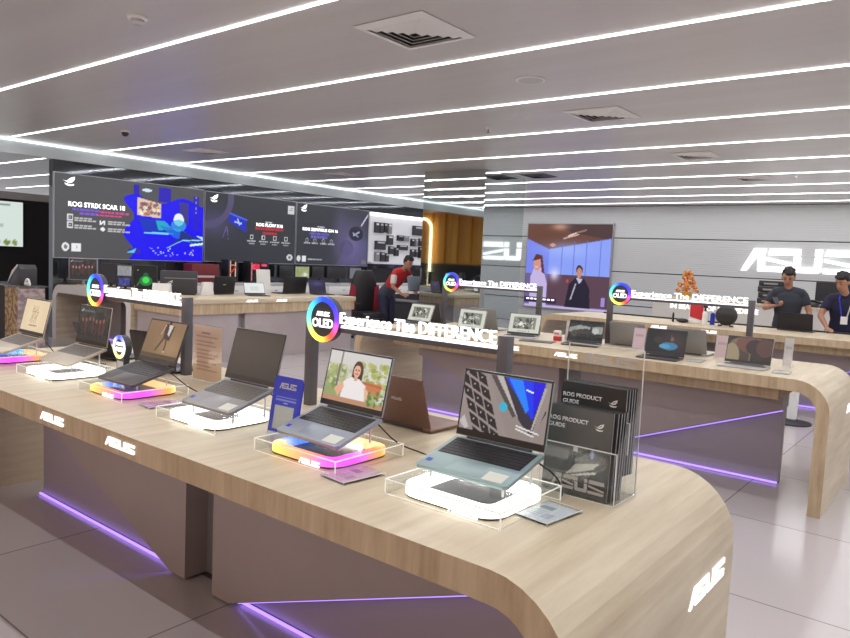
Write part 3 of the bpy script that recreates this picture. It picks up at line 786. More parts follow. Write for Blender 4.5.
# flat price cards under clear covers
def price_card(label, x, y, ang, col, group='price cards in clear holders', w=.115, d=.17, cols=None):
    t = thing('price_card', label, 'card', (x, y, T), (0, 0, ang), group)
    MB().box(-w / 2, w / 2, -d / 2, d / 2, 0, .009).build('acrylic_block', 'clear', t)
    edges_of_box(MB(), -w / 2, w / 2, -d / 2, d / 2, 0, .009, .0009).build('block_edge', 'clear_edge', t, weld=False)
    p = Img(w * .9, d * .9, 30, col).rect(.1, .62, .5, .8, tuple(max(0, c - 60) for c in col)).rect(.55, .2, .8, .45, tuple(max(0, c - 30) for c in col))
    for k in range(4): p.rect(.1, .5 - k * .09, .45, .53 - k * .09, tuple(max(0, c - 40) for c in col))
    link('printed_sheet', p.mesh('printed_sheet', 'print'), t, (0, -d * .45, .005), (-PI / 2, 0, 0))
    return t
price_card('pale blue price card in a clear block between the white stand and the brochure rack', -.905, 1.735, -.12, (206, 214, 224))
price_card('pinkish price card in a clear block at the corner of the rainbow stand', -1.515, 1.585, -.1, (206, 170, 196))
price_card('violet tinted price card in a clear block beside the dancing figure stand', -2.795, 1.70, -.15, (206, 160, 206))
price_card('small pale price card in a clear block behind the blank screen stand', -2.63, 1.95, .1, (214, 200, 190))

# brochure rack
M['cover_dark'] = mat('brochure_cover', rgb(52, 52, 54), 0.35)
M['pages'] = mat('brochure_pages', rgb(150, 150, 152), 0.6)
t = thing('brochure_rack', 'clear acrylic brochure rack with two stepped pockets on the foreground table', 'rack', (-.92, 1.925, T), (0, 0, 0))
W = .125
b = MB().box(-W, W, 0, .003, .0, .155).box(-W, W, .075, .078, 0, .235).box(-W, W, .155, .158, 0, .445).box(-W, W, 0, .158, 0, .003)
for s in (-1, 1):
    b.prism([(0, 0), (.158, 0), (.158, .30), (.078, .235), (.075, .235), (.003, .155), (0, .155)], s * W - (.003 if s > 0 else 0), s * W + (0 if s > 0 else .003), 'YZ')
b.build('acrylic_pocket', 'clear', t, weld=False)
b = MB(); r = .0014
for z, y in ((.155, 0), (.235, .076), (.445, .156), (0, 0), (0, .156)): b.box(-W, W, y - r, y + r, z - r, z + r)
for s in (-1, 1):
    b.box(s * W - r, s * W + r, -r, r, 0, .155); b.box(s * W - r, s * W + r, .156 - r, .156 + r, 0, .445); b.box(s * W - r, s * W + r, 0, .156, -r + .002, r + .002); b.box(s * W - r, s * W + r, .076 - r, .076 + r, .14, .235)
b.build('acrylic_edge', 'clear_edge', t, weld=False)
M['frost'] = clear_mat('frosted_letters', (.9, .9, .9, 1), 0.1, 0.55, rgb(215, 212, 208))
link('frosted_letters', mark_mesh(.19, .034, .001, 'frost', 'frosted_letters'), t, (-.085, .154, .385))
link('frosted_letters', mark_mesh(.175, .042, .001, 'frost', 'frosted_letters'), t, (-.082, -.001, .022))
def brochure(label, y, z0, lean, dx, detail, group):
    t = thing('brochure', label, 'brochure', (-.92 + dx, 1.925 + y, T + z0), (-lean, 0, 0), group)
    w, h = .212, .262
    MB().box(-w / 2, w / 2, .0, .009, 0, h, 0).build('pages', 'pages', t)
    c = MB().box(-w / 2 - .001, w / 2 + .001, -.001, 0, 0, h + .001).box(-w / 2 - .001, w / 2 + .001, .009, .010, 0, h + .001).build('cover', 'cover_dark', t)
    if detail:
        if detail > 1:
            p = Img(w, h, 60, (92, 92, 92)).vgrad(0, 1, (70, 70, 70), (100, 100, 100)).glow(.55, .4, .4, .2, (140, 138, 132), .7)
            p.poly([(.36, .22), (.78, .34), (.86, .42), (.5, .36)], (206, 206, 196)).poly([(.36, .22), (.5, .36), (.46, .5), (.3, .34)], (84, 84, 84)).line((.35, .38), (.8, .58), .02, (70, 70, 72)).rect(.45, .5, .52, .56, (210, 206, 196)).ell(.74, .5, .03, .05, (150, 170, 210)).line((.36, .20), (.8, .30), .012, (226, 226, 214))
            link('cover_print', p.mesh('cover_print', 'print'), t, (0, -.0016, 0))
        link('title', text_mesh('ROG PRODUCT', .13, .013, 'white', .0006, .02, 'title'), t, (-.1, -.002, h - .045))
        link('title', text_mesh('GUIDE', .055, .013, 'white', .0006, .02, 'title'), t, (-.1, -.002, h - .066))
        link('emblem', eye_mesh(.03, 'white', 'emblem', .0006), t, (.05, -.002, h - .062))
    return t
GBR = 'brochures filling the acrylic rack'
for i in range(5):
    brochure(['dark brochure with a pale laptop on its cover, frontmost in the low rack pocket', 'dark brochure directly behind the frontmost one in the low rack pocket', 'dark brochure third in the low rack pocket', 'dark brochure fourth in the low rack pocket', 'dark brochure rearmost in the low rack pocket'][i], .006 + i * .0125, .004, .06 + .006 * i, (-.008, .0, .004, .006, .008)[i], 2 if i == 0 else 0, GBR)
for i in range(5):
    brochure(['black brochure with a white title, frontmost in the tall rack pocket', 'black brochure directly behind the titled one in the tall rack pocket', 'black brochure third in the tall rack pocket', 'black brochure fourth in the tall rack pocket', 'black brochure rearmost in the tall rack pocket'][i], .080 + i * .0125, .068, .03 + .004 * i, (.0, .003, .006, .008, .01)[i], 1 if i == 0 else 0, GBR)

# cables
def cable(label, pts, r=.0028, group='black cables trailing on the foreground table'):
    cu = bpy.data.curves.new('power_cable', 'CURVE'); cu.dimensions = '3D'; cu.bevel_depth = r; cu.bevel_resolution = 2; cu.resolution_u = 8
    sp = cu.splines.new('BEZIER'); sp.bezier_points.add(len(pts) - 1)
    for q, p in zip(sp.bezier_points, pts): q.co = p; q.handle_left_type = q.handle_right_type = 'AUTO'
    tmp = bpy.data.objects.new('t', cu); COL.objects.link(tmp)
    me = bpy.data.meshes.new_from_object(tmp.evaluated_get(bpy.context.evaluated_depsgraph_get())); bpy.data.objects.remove(tmp)
    me.materials.clear(); me.materials.append(M['black'])
    return tag(link('power_cable', me), label, 'cable', group)
zc = T + .003
cable('black cable running from the woman screen laptop across the wood to the right', [(-1.62, 1.80, 1.03), (-1.58, 1.88, .95), (-1.53, 1.95, zc), (-1.45, 1.93, zc), (-1.38, 1.98, zc), (-1.28, 2.08, zc)])
cable('black cable looping behind the keyboard screen laptop toward the brochure rack', [(-.985, 1.80, 1.03), (-.955, 1.885, .96), (-.95, 1.905, zc), (-1.02, 1.99, zc), (-1.06, 2.1, zc), (-1.12, 2.2, zc)])
cable('black cable dropping from the blank screen laptop beside the blue card', [(-2.15, 1.76, 1.06), (-2.13, 1.86, .97), (-2.16, 1.93, zc), (-2.06, 2.0, zc), (-1.98, 2.1, zc)])
cable('black cable behind the dancing figure laptop', [(-2.95, 1.83, 1.02), (-2.88, 1.93, .93), (-2.8, 2.0, zc), (-2.74, 2.06, zc), (-2.70, 2.15, zc)])
cable('black cable behind the cream screen laptop at the far left', [(-4.17, 1.8, 1.03), (-4.14, 1.9, zc), (-4.05, 1.98, zc), (-3.95, 2.04, zc)])

# ------------------------------------------------------------------ second row table
GT = 'laptops on the second row table'
laptop('dark laptop with a blue shape on its screen on the second row table', (-1.974, 5.392, T + .009), 3.9, 0, 107, body='char_body', pic=pic_blue(), group=GT)
laptop('silver laptop with brown arcs on its screen nearest the end of the second row table', (-1.379, 5.497, T + .009), 2.3, 0, 111, w=.328, body='silver_body', keys='keys_grey', pic=pic_arcs(), group=GT)
laptop('dark laptop showing a grey room photo in front of the tall sign post', (-2.751, 5.642, T + .009), 13.7, 0, 118, body='char_body', pic=pic_photo(3), group=GT)
laptop('silver laptop with a white leafy sketch screen, third in from the pillar end', (-3.408, 5.669, T + .009), 12.8, 0, 112, body='silver_body', pic=pic_sketch(4), group=GT)
laptop('silver laptop with a white sketch screen between two like it', (-3.960, 5.506, T + .009), 1.2, 0, 106, body='silver_body', pic=pic_sketch(9), group=GT)
laptop('silver laptop with a dark centred sketch screen at the pillar end of its table', (-4.747, 5.656, T + .009), 0, 0, 114, body='silver_body', pic=pic_sketch(15), group=GT)
GTB = 'laptops on the second row table facing away'
laptop('grey laptop seen from behind, between the two rightmost second row screens', (-1.93, 6.22, T + .009), 180, 0, 106, body='grey_body', pic=pic_dark(), seen_back=True, group=GTB)
laptop('grey laptop seen from behind, beside the post of the taller rainbow sign', (-2.50, 6.30, T + .009), 184, 0, 108, body='grey_body', pic=pic_dark(), seen_back=True, group=GTB)
laptop('greenish grey laptop seen from behind, between two white sketch screens', (-4.02, 6.30, T + .009), 180, 0, 106, body='grey_body', pic=pic_dark(), seen_back=True, group=GTB)
laptop('dark laptop seen from behind, beside the left post of the small rainbow sign', (-4.84, 6.44, T + .009), 178, 0, 106, body='char_body', pic=pic_dark(), seen_back=True, group=GTB)
GC2 = 'price cards on the second row table'
price_card('pale price card in a clear block beside the blue shape laptop', -1.74, 5.62, .1, (218, 218, 222), GC2)
price_card('pale price card in a clear block beside the brown arc laptop', -1.11, 5.56, .1, (218, 218, 222), GC2)
def easel(label, x, y, col, w=.12, h=.2, z=T):
    t = thing('price_holder', label, 'holder', (x, y, z), group='upright acrylic price holders')
    MB().prism([(0, 0), (.004, 0), (.044, h), (.04, h)], -w / 2, w / 2, 'YZ').build('acrylic_sleeve', 'clear', t)
    p = Img(w * .9, h * .9, 16, col).rect(.2, .6, .8, .7, tuple(max(0, c - 25) for c in col))
    link('price_sheet', p.mesh('price_sheet', 'print'), t, (0, .004, .008), (-.197, 0, 0))
    MB().box(-w / 2, w / 2, 0, .09, 0, .004).build('foot', 'clear_edge', t)
easel('upright acrylic holder with a pinkish sheet beside the blue shape laptop', -2.34, 5.95, (214, 190, 204))
easel('upright acrylic holder with a pale pink sheet behind the blue shape laptop', -1.66, 6.0, (220, 196, 200))
easel('upright acrylic holder with a grey sheet behind the brown arc laptop', -1.16, 5.95, (206, 200, 200), .07, .24)
easel('upright acrylic holder with a pale sheet beside the grey room photo laptop', -3.02, 5.98, (206, 196, 196), .1, .2)
t = thing('price_box', 'small white and red price box beside the grey room photo laptop', 'box', (-3.08, 5.86, T))
MB().box(-.035, .035, 0, .04, 0, .04).build('red_base', 'red', t, bevel=.003)
MB().box(-.038, .038, -.004, .044, .04, .095).build('white_top', 'white', t, bevel=.012)
link('printed_mark', Img(.05, .02, 10, (220, 120, 130)).mesh('printed_mark', 'print'), t, (0, -.0048, .058))
t = thing('desk_pad', 'flat dark pad on the wood at the pillar end of the second row table', 'pad', (-3.15, 5.62, T), (0, 0, .3))
MB().prism([(-.15, -.08), (.15, -.08), (.16, .08), (-.16, .08)], 0, .006, 'XY').build('pad', 'dark', t, bevel=.002)

# ------------------------------------------------------------------ tall wall screens beyond the dark tables
M['frame_silver'] = mat('screen_frame', rgb(170, 172, 178), 0.4, 0.6)
def wall_screen(label, y0, y1, z0, z1, img, group='large screens along the dark glass wall'):
    t = thing('wall_screen', label, 'screen', (-12.25, (y0 + y1) / 2, z0), (0, 0, PI / 2), group)
    w, h = y1 - y0, z1 - z0
    MB().box(-w / 2, w / 2, -.045, 0, 0, h).build('frame', 'frame_silver', t)
    o = link('display', img.mesh('display', 'screen'), t, (0, -.047, .012)); o.scale = ((w - .024) / img.w, 1, (h - .024) / img.h)
    return t, w, h
def on(t, me, w, h, u, v): return link(me.name, me, t, (-w / 2 + u * w, -.049, v * h))

p = Img(2.87, 1.41, 230, (82, 82, 86), 1.187)
p.put((p.U > .50 + .035 * np.sin(p.V * 14)) & (p.V < .80 - .05 * np.sin(p.U * 20)), (28, 14, 240))
for u0, v0, u1, v1, c in ((.53, .83, .57, .97, (30, 16, 190)), (.7, .78, .78, .97, (34, 22, 200)), (.84, .5, .9, .8, (70, 66, 120)), (.93, .45, .97, .9, (40, 28, 200)), (.5, .08, .58, .14, (60, 40, 160)), (.58, .75, .69, .9, (84, 84, 90))): p.rect(u0, v0, u1, v1, c, .85)
p.poly([(.555, .81), (.715, .75), (.715, .56), (.555, .58)], (226, 196, 172)).noise(0, 1, 2)
R = random.Random(4)
for _ in range(40): p.ell(R.uniform(.57, .7), R.uniform(.6, .74), .012, .025, R.choice([(170, 110, 90), (250, 236, 210), (120, 90, 110), (200, 150, 110)]), .8)
p.poly([(.56, .55), (.72, .53), (.80, .37), (.61, .355)], (18, 52, 190)).poly([(.68, .53), (.74, .53), (.80, .42), (.70, .40)], (40, 200, 200), .8).line((.61, .355), (.80, .365), .012, (120, 210, 250))
p.poly([(.70, .47), (.86, .42), (1, .25), (1, .2), (.8, .32)], (30, 120, 220), .8).ell(.835, .56, .034, .085, (236, 240, 250)).ell(.835, .48, .05, .08, (60, 190, 220), .7)
p.poly([(.85, .42), (1, .28), (1, .24), (.86, .28), (.75, .17), (.84, .30)], (30, 50, 130)).line((.86, .28), (1, .30), .008, (150, 210, 250)).line((.76, .17), (.86, .28), .006, (120, 190, 240)).line((.92, .22), (1, .25), .014, (220, 240, 255)).poly([(.95, .36), (1, .34), (1, .3)], (200, 240, 255))
p.poly([(.49, .09), (.55, .145), (.54, .09)], (90, 200, 240)).ell(.62, .91, .035, .02, (210, 230, 245))
for _ in range(26): p.rect(*(lambda u, v: (u, v, u + R.uniform(.004, .014), v + R.uniform(.008, .02)))(R.uniform(.62, .98), R.uniform(.05, .16)), (200, 210, 255), .9)
for v in (.87, .8, .72, .66): p.rect(.945, v, .952, v + .03, (160, 160, 230), .8)
def lines(p, u, v, ws, hgt, c, gap=.012, al=.9):
    for i, w_ in enumerate(ws):
        x = u
        rr = random.Random(int(u * 1000) + i)
        while x < u + w_:
            d = rr.uniform(.012, .035); p.rect(x, v - i * hgt * 1.5, min(x + d, u + w_), v - i * hgt * 1.5 + hgt, c, al); x += d + .005
lines(p, .12, .575, [.19], .022, (120, 90, 230)); lines(p, .31, .565, [.19], .022, (226, 70, 150)); lines(p, .17, .53, [.12], .02, (140, 90, 230)); lines(p, .28, .525, [.17], .02, (230, 80, 140))
for v in (.45, .36): p.rect(.085, v, .125, v + .075, (220, 220, 222)).rect(.092, v + .012, .118, v + .063, (82, 82, 86)).rect(.098, v + .035, .112, v + .04, (220, 220, 222))
p.poly([(.305, .42), (.315, .42), (.33, .45), (.33, .42), (.34, .42), (.34, .475), (.33, .475), (.315, .445), (.315, .475), (.305, .475)], (240, 240, 240)).poly([(.305, .365), (.325, .395), (.345, .365), (.325, .335)], (240, 240, 240))
for u, v in ((.135, .475), (.135, .385), (.36, .455), (.36, .365)): lines(p, u, v, [.12, .15], .018, (206, 206, 208))
p.ell(.075, .13, .026, .052, (232, 232, 232)).ell(.075, .13, .013, .026, (120, 120, 124)).rect(.115, .075, .18, .175, (236, 236, 236)).rect(.13, .12, .16, .125, (120, 120, 120)).rect(.15, .11, .155, .15, (120, 120, 120))
t, w_, h_ = wall_screen('large wall screen, grey with a vivid blue picture of a gaming laptop', 5.39, 8.255, 1.345, 2.765, p)
on(t, text_mesh('ROG STRIX SCAR 18', 1.0, .085, 'letter', .002, .03, 'headline'), w_, h_, .082, .615)
on(t, eye_mesh(.20, 'letter', 'emblem', .002), w_, h_, .05, .83)

p = Img(2.35, 1.385, 180, (52, 54, 62), 1.13)
p.put((np.abs(np.hypot((p.U - .02) * 1.6, p.V - .95) - .42) < .05) & (p.V > .3), (104, 92, 140), .6).glow(.08, .55, .3, .3, (84, 78, 116), .7)
p.poly([(.27, .72), (.45, .66), (.46, .45), (.255, .60)], (34, 46, 190)).line((.27, .72), (.46, .64), .012, (70, 100, 240)).poly([(.25, .5), (.26, .3), (.24, .5), (.19, .32), (.235, .53)], (110, 100, 160)).line((.33, .6), (.4, .58), .012, (180, 200, 250)).line((.36, .64), (.38, .56), .012, (180, 200, 250))
lines(p, .56, .505, [.31], .045, (206, 40, 56)); lines(p, .64, .44, [.16], .04, (206, 40, 56)); lines(p, .67, .625, [.07], .02, (220, 220, 222))
for u in (.52, .65, .775, .90):
    p.rect(u - .018, .355, u + .018, .42, (214, 214, 216)).rect(u - .012, .365, u + .012, .41, (52, 54, 62)); lines(p, u - .05, .32, [.1], .022, (196, 196, 200)); lines(p, u - .03, .28, [.06], .018, (170, 170, 176))
p.rect(.915, .80, .985, .93, (206, 208, 212)).rect(.93, .85, .97, .86, (110, 110, 116)).rect(.94, .88, .975, .89, (110, 110, 116)).ell(.945, .1, .032, .05, (214, 214, 218)).ell(.945, .1, .016, .026, (120, 120, 126))
t, w_, h_ = wall_screen('large wall screen, dark with a small blue laptop and red text lines', 8.275, 10.62, 1.36, 2.752, p)
on(t, text_mesh('ROG FLOW X16', .72, .075, 'letter', .002, .04, 'headline'), w_, h_, .535, .56)
on(t, eye_mesh(.20, 'letter', 'emblem', .002), w_, h_, .04, .83)

p = Img(2.36, 1.385, 160, (54, 55, 64), 1.117)
p.glow(.78, .35, .3, .6, (112, 104, 150), .9).glow(.62, .6, .12, .5, (90, 84, 120), .6).ell(.7, .3, .1, .14, (76, 70, 104), .7).poly([(.62, .12), (.7, .45), (.8, .3), (.98, .5), (1, 0), (.55, 0)], (96, 88, 138), .5).ell(.83, .57, .1, .13, (50, 50, 62)).line((.9, .72), (.985, .92), .014, (190, 186, 214)).poly([(.75, .66), (.9, .62), (.92, .48), (.78, .46)], (40, 42, 56)).line((.8, .54), (.87, .6), .015, (170, 170, 200)).line((.79, .58), (.86, .52), .012, (150, 150, 190))
lines(p, .29, .63, [.1], .018, (210, 210, 214)); lines(p, .18, .5, [.28], .035, (110, 100, 200)); lines(p, .2, .445, [.24], .04, (120, 110, 210))
for u in (.15, .26, .38, .49): p.ell(u, .40, .022, .036, (150, 150, 158)).ell(u, .40, .014, .024, (54, 55, 64)); lines(p, u - .045, .34, [.09], .025, (196, 196, 200))
p.ell(.04, .09, .028, .05, (214, 214, 218)).rect(.085, .04, .14, .14, (226, 226, 228)); lines(p, .17, .07, [.2], .025, (190, 190, 196)); p.rect(.92, .03, .98, .1, (110, 108, 104))
t, w_, h_ = wall_screen('large wall screen, dark with a purple figure and small white text', 10.635, 12.99, 1.365, 2.745, p)
on(t, text_mesh('ROG ZEPHYRUS G14 16', 1.10, .075, 'letter', .002, .04, 'headline'), w_, h_, .08, .555)
on(t, eye_mesh(.20, 'letter', 'emblem', .002), w_, h_, .04, .84)

# white poster screen at the far left in the next bay
p = Img(1.6, .92, 50, (214, 226, 220)).rect(.62, .9, .85, .94, (120, 130, 126))
for u, c in ((.55, (170, 180, 176)), (.68, (110, 120, 120)), (.8, (120, 140, 60)), (.9, (130, 150, 80))): p.ell(u, .09, .04, .06, c)
for k in range(3): p.rect(.3 + .2 * k, .42, .36 + .2 * k, .5, (176, 188, 184))
t = thing('poster_screen', 'pale lit poster screen hanging in the dark bay at the far left', 'screen', (-16.0, 5.62, 1.475), (0, 0, PI / 2))
MB().box(-.82, .82, -.05, 0, -.02, .94).build('frame', 'black', t)
link('display', p.mesh('display', 'screen'), t, (0, -.052, 0))

# ------------------------------------------------------------------ accessory wall
t = thing('accessory_wall', 'white lit pegboard panel hung with small boxed accessories', 'display panel', (-12.25, 14.15, 1.44), (0, 0, PI / 2))
M['peg'] = mat('white_pegboard', rgb(222, 224, 230), 0.5, emit=(1, 1, 1, 1), es=0.12, sample=False)  # faint emission added so the board looks lit
MB().box(-1.14, 1.14, -.05, 0, 0, 1.28).build('panel', 'peg', t)
MB().box(-1.14, 1.14, -.12, -.05, 1.20, 1.28).build('light_box', mat('pegboard_light', (1, 1, 1, 1), emit=(1, 1, 1, 1), es=1.4), t)
MB().box(-1.14, 1.14, -.20, -.05, .0, .04).build('ledge', 'white', t)
R = random.Random(11)
GA = 'boxed accessories hanging on the white pegboard'
cols = ['dark', 'dark', 'black', 'grey', 'dark']
acc = [(-.98, .78, .13, .26), (-.82, .78, .13, .26), (-.66, .80, .12, .24), (-.50, .78, .13, .26), (.52, .80, .56, .25), (-.94, .36, .36, .22), (-.50, .50, .2, .24), (-.10, .62, .22, .14), (.12, .62, .22, .14), (-.08, .38, .38, .13), (-.42, .26, .16, .2), (-.2, .22, .14, .22), (.46, .5, .1, .2), (.62, .5, .1, .2), (.78, .52, .1, .2), (.46, .22, .12, .2), (.62, .22, .12, .2), (.80, .2, .14, .3), (-.94, .06, .14, .24), (-.74, .06, .14, .24), (-.56, .06, .12, .22), (.3, .06, .2, .12)]
desc = ['tall slim', 'dark hanging', 'black carded', 'small boxed', 'flat carded']
for i, (x, z, w_, h_) in enumerate(acc):
    a = thing('accessory_pack', None, 'accessory', (-12.195, 14.15 + x, 1.44 + z), (0, 0, PI / 2), GA)
    a['label'] = 'dark boxed accessory hanging on the lit white pegboard'
    MB().box(0, w_, -.07, -.0, 0, h_).build('pack', cols[i % 5], a)
    MB().box(w_ * .15, w_ * .85, -.073, -.07, h_ * .72, h_ * .9).build('label_panel', 'lightgrey' if i % 3 else 'white', a)

# dark counter band and white cabinets along the glass wall
for k in range(4):
    y0 = 7.2 + k * 2.0
    t = thing('low_cabinet', ['white low cabinet under the big blue screen', 'white low cabinet under the red text screen', 'white low cabinet under the purple figure screen', 'white low cabinet under the accessory panel'][k], 'cabinet', (-12.22, y0, 0), group='white low cabinets along the glass wall')
    MB().box(0, .5, 0.01, 1.99, .70, .92).build('carcass', 'white', t)
    MB().box(0, .52, 0.0, 2.0, .92, .96).build('top', 'lightgrey', t, bevel=.004)
    MB().box(.02, .46, 0.03, 1.97, 0, .70).build('plinth', 'blackmatte', t)
    for q in range(2):
        d = MB().box(.5, .515, .02 + q * .99, .99 + q * .99, .71, .9).build('drawer', 'white', t, bevel=.003)
        MB().box(.515, .53, .47 + q * .99, .53 + q * .99, .8, .815).build('handle', 'grey', d)
t = thing('black_splashback', 'black panel band on the wall under the accessory pegboard', 'panel', (-12.24, 10.0, .96))
MB().box(0, .03, 3.0, 5.2, 0, .36).build('panel', 'blackmatte', t)

# ------------------------------------------------------------------ back wall: lit letters, picture screen, staff counter
lt = tag(link('lit_wall_letters', mark_mesh(2.36, .52, .05, 'walllogo', 'lit_wall_letters'), None, (-4.52, 17.39, 1.69)), 'large white glowing letters on the grey back wall above the two staff', 'sign')
p = Img(2.5, 2.28, 120, (110, 60, 50))
p.vgrad(.62, 1, (132, 78, 56), (70, 42, 40)).poly([(0, .82), (.28, .70), (1, .84), (1, 1), (0, 1)], (104, 66, 54)).poly([(.55, .9), (1, .82), (1, 1), (.3, 1)], (74, 52, 52)).glow(.4, .97, .14, .06, (196, 150, 130), .9).ell(.32, .75, .035, .02, (226, 140, 110))
p.line((.5, .86), (.6, .9), .008, (230, 214, 206)).line((.45, .83), (.62, .88), .007, (220, 180, 170)).line((.6, .9), (.7, .93), .01, (150, 110, 100))
p.poly([(0, .82), (.28, .70), (1, .84), (1, .38), (0, .38)], (122, 136, 236)).poly([(.28, .70), (1, .83), (1, .36), (.28, .36)], (138, 160, 246)).glow(.5, .7, .4, .12, (170, 190, 255), .6)
for u in (.44, .58, .72, .88): p.line((u, .36), (u, .74 + .1 * u), .004, (96, 112, 200))
p.rect(.28, .0, 1, .40, (92, 66, 80)).rect(.0, .0, .28, .4, (110, 96, 150)).glow(.36, .4, .08, .1, (226, 220, 255), .9).vgrad(0, .03, (150, 130, 200), (150, 130, 200))
p.poly([(.06, 0), (.06, .36), (.12, .5), (.22, .46), (.27, .3), (.27, 0)], (196, 180, 226)).ell(.14, .52, .045, .085, (214, 150, 130)).poly([(.08, .55), (.12, .64), (.2, .62), (.24, .4), (.2, .42), (.18, .58)], (96, 52, 44)).rect(.115, .48, .155, .485, (240, 220, 210))
p.poly([(.50, .02), (.54, .3), (.62, .38), (.72, .36), (.78, .26), (.8, .02)], (38, 32, 52)).poly([(.62, .38), (.66, .30), (.70, .36)], (190, 190, 220)).line((.62, .3), (.57, .12), .008, (180, 176, 190)).ell(.655, .465, .038, .06, (54, 38, 42)).ell(.655, .435, .031, .058, (198, 140, 120)).rect(.64, .41, .67, .416, (150, 90, 80))
p.rect(.0, .05, .4, .115, (52, 40, 76)).rect(.92, .06, .96, .16, (160, 140, 220)).rect(0, .0, 1, .02, (190, 180, 220)).ell(.52, .33, .016, .022, (200, 70, 70))
t = thing('picture_screen', 'tall lit picture screen with a woman in white and a man in a dark suit', 'screen', (-8.95, 17.4, .42))
MB().box(-1.27, 1.27, -.06, 0, 0, 2.34).build('frame', 'frame_silver', t)
link('display', p.mesh('display', 'screen'), t, (0, -.062, .03))
for k in range(7): MB().box(-1.18 + k * .13, -1.09 + k * .13, -.066, -.062, .22, .26).build('caption_mark', 'letter', t)

M['counter_white'] = mat('pale_counter', rgb(206, 204, 200), 0.4)
t = thing('back_counter', 'pale high counter behind the two staff holding monitors and boxes', 'counter', (-4.85, 12.9, 0))
MB().box(0, 5.6, 0, .6, .08, 1.08).build('carcass', 'counter_white', t)
MB().box(-.02, 5.62, -.02, .62, 1.08, 1.12).build('top', 'wood', t, bevel=.005)
MB().box(.03, 5.57, .04, .56, 0, .08).build('plinth', 'dark', t)
link('lit_letters', text_mesh('IN SEARCH OF INCREDIBLE', 1.5, .085, 'logo', .003, .02), t, (.33, -.002, .93))
BT = 1.12
def desk_monitor(label, loc, rz, w, h, pic=None, foot=True, group=None, frame='black', zlift=.1):
    t = thing('monitor', label, 'monitor', loc, (0, 0, rz), group)
    MB().box(-w / 2, w / 2, -.01, .02, zlift, zlift + h).build('housing', frame, t, bevel=.003)
    if pic is not None:
        o = link('display', pic.mesh('display', 'screen'), t, (0, -.0115, zlift + .012)); o.scale = ((w - .022) / pic.w, 1, (h - .024) / pic.h)
    MB().box(-.02, .02, .02, .035, 0.006, zlift + h * .5).build('stem', frame, t)
    MB().box(-.1, .1, -.06, .09, 0, .008).build('foot', frame, t, bevel=.002)
    return t
desk_monitor('black monitor on the back counter beside the smiling staff member', (-1.98, 13.2, BT), 0, .52, .32, pic_dark(2, (40, 40, 44)))
for k in range(4):
    a = thing('storage_box', ['black box at the bottom of the stack behind the phone user', 'black box second from the bottom of the stack behind the phone user', 'black box third from the bottom of the stack behind the phone user', 'black box on top of the stack behind the phone user'][k], 'box', (-2.9 + .012 * (k % 2), 13.2, BT + k * .1), group='stacked black boxes on the back counter')
    MB().box(-.2, .2, -.14, .14, 0, .095).build('carton', 'black', a, bevel=.004)
    MB().box(-.12, .1, -.1415, -.14, .03, .06).build('label_panel', 'grey', a)
t = thing('desk_phone', 'black desk phone on the back counter between the two staff', 'telephone', (-2.27, 13.05, BT))
MB().prism([(-.1, 0), (.1, 0), (.1, .08), (-.1, .03)], -.12, .12, 'YZ').build('base', 'black', t)
MB().tube([(-.16, 0, .07), (-.08, 0, .1), (.08, 0, .1), (.16, 0, .07)], .022, 8).build('handset', 'black', t)
# orange ornament on the back counter
t = thing('ornamental_tree', 'orange and red tapered ornamental tree in a gold pot on the back counter', 'ornament', (-4.33, 13.15, BT))
MB().lathe([(.07, 0), (.1, .1), (.09, .12)]).build('pot', 'gold', t)
M['leaf_or'] = noisy(mat('orange_blossom', rgb(220, 120, 60), 0.6), 30, (1, 1, 1), rgb(180, 60, 40), rgb(240, 180, 90), 2)
b = MB()
R = random.Random(5)
for k in range(60):
    h = R.random(); rr = .17 * (1 - h) ** .8 + .02; a = R.random() * 6.28
    b.ball((rr * math.cos(a), rr * math.sin(a), .13 + h * .36), R.uniform(.025, .04), 7, 5)
b.tube([(0, 0, .12), (0, 0, .5)], .02, 6)
b.build('blossom', 'leaf_or', t, smooth=True)

# ------------------------------------------------------------------ things on the service counter
t = thing('price_stand', 'white stand with a red card beside the bottles on the service counter', 'stand', (-3.06, 9.75, T))
MB().box(-.11, .11, 0, .05, 0, .05).build('foot', 'white', t, bevel=.005)
MB().box(-.10, .10, .02, .03, .05, .34).build('board', 'white', t)
MB().prism([(-.085, .09), (.07, .05), (.085, .12), (.085, .29), (-.085, .30)], .012, .019).build('red_card', 'red', t)
def bottle(name, label, x, y, prof, m, cap=None, capm='black', group=None):
    t = thing(name, label, 'bottle', (x, y, T), group=group)
    MB().lathe(prof, seg=16).build('body', m, t, smooth=False)
    if cap: MB().lathe(cap, seg=12).build('cap', capm, t)
bottle('spray_bottle', 'pale bottle with a black pump top beside the red card stand', -2.93, 9.72, [(.035, 0), (.036, .15), (.02, .18)], 'white', [(.014, .18), (.014, .22), (.03, .225), (.03, .25), (.008, .26)])
GBt = 'small cans beside the pale bottle'
bottle('blue_can', 'blue can between the red card stand and the pale bottle', -2.99, 9.84, [(.03, 0), (.03, .13), (.02, .15)], 'blue', group=GBt)
bottle('blue_can', 'blue can between the pale bottle and the round black bag', -2.86, 9.82, [(.03, 0), (.03, .14), (.02, .16)], 'blue', group=GBt)
bottle('marker_pen', 'black upright marker near the start of the lit wall slogan', -3.36, 9.74, [(.014, 0), (.014, .1), (.006, .13)], 'black')
t = thing('eyeglass_case', 'dark oval case lying on the service counter beside the black marker', 'case', (-3.22, 9.7, T))
MB().ball((0, 0, .03), (.085, .035, .03), 16, 8).build('case', 'black', t, smooth=True)
t = thing('round_speaker', 'round black speaker with a seam line on the service counter by the sign post', 'speaker', (-2.66, 9.72, T))
MB().ball((0, 0, .145), (.14, .08, .135), 24, 14).build('body', 'black', t, smooth=True)
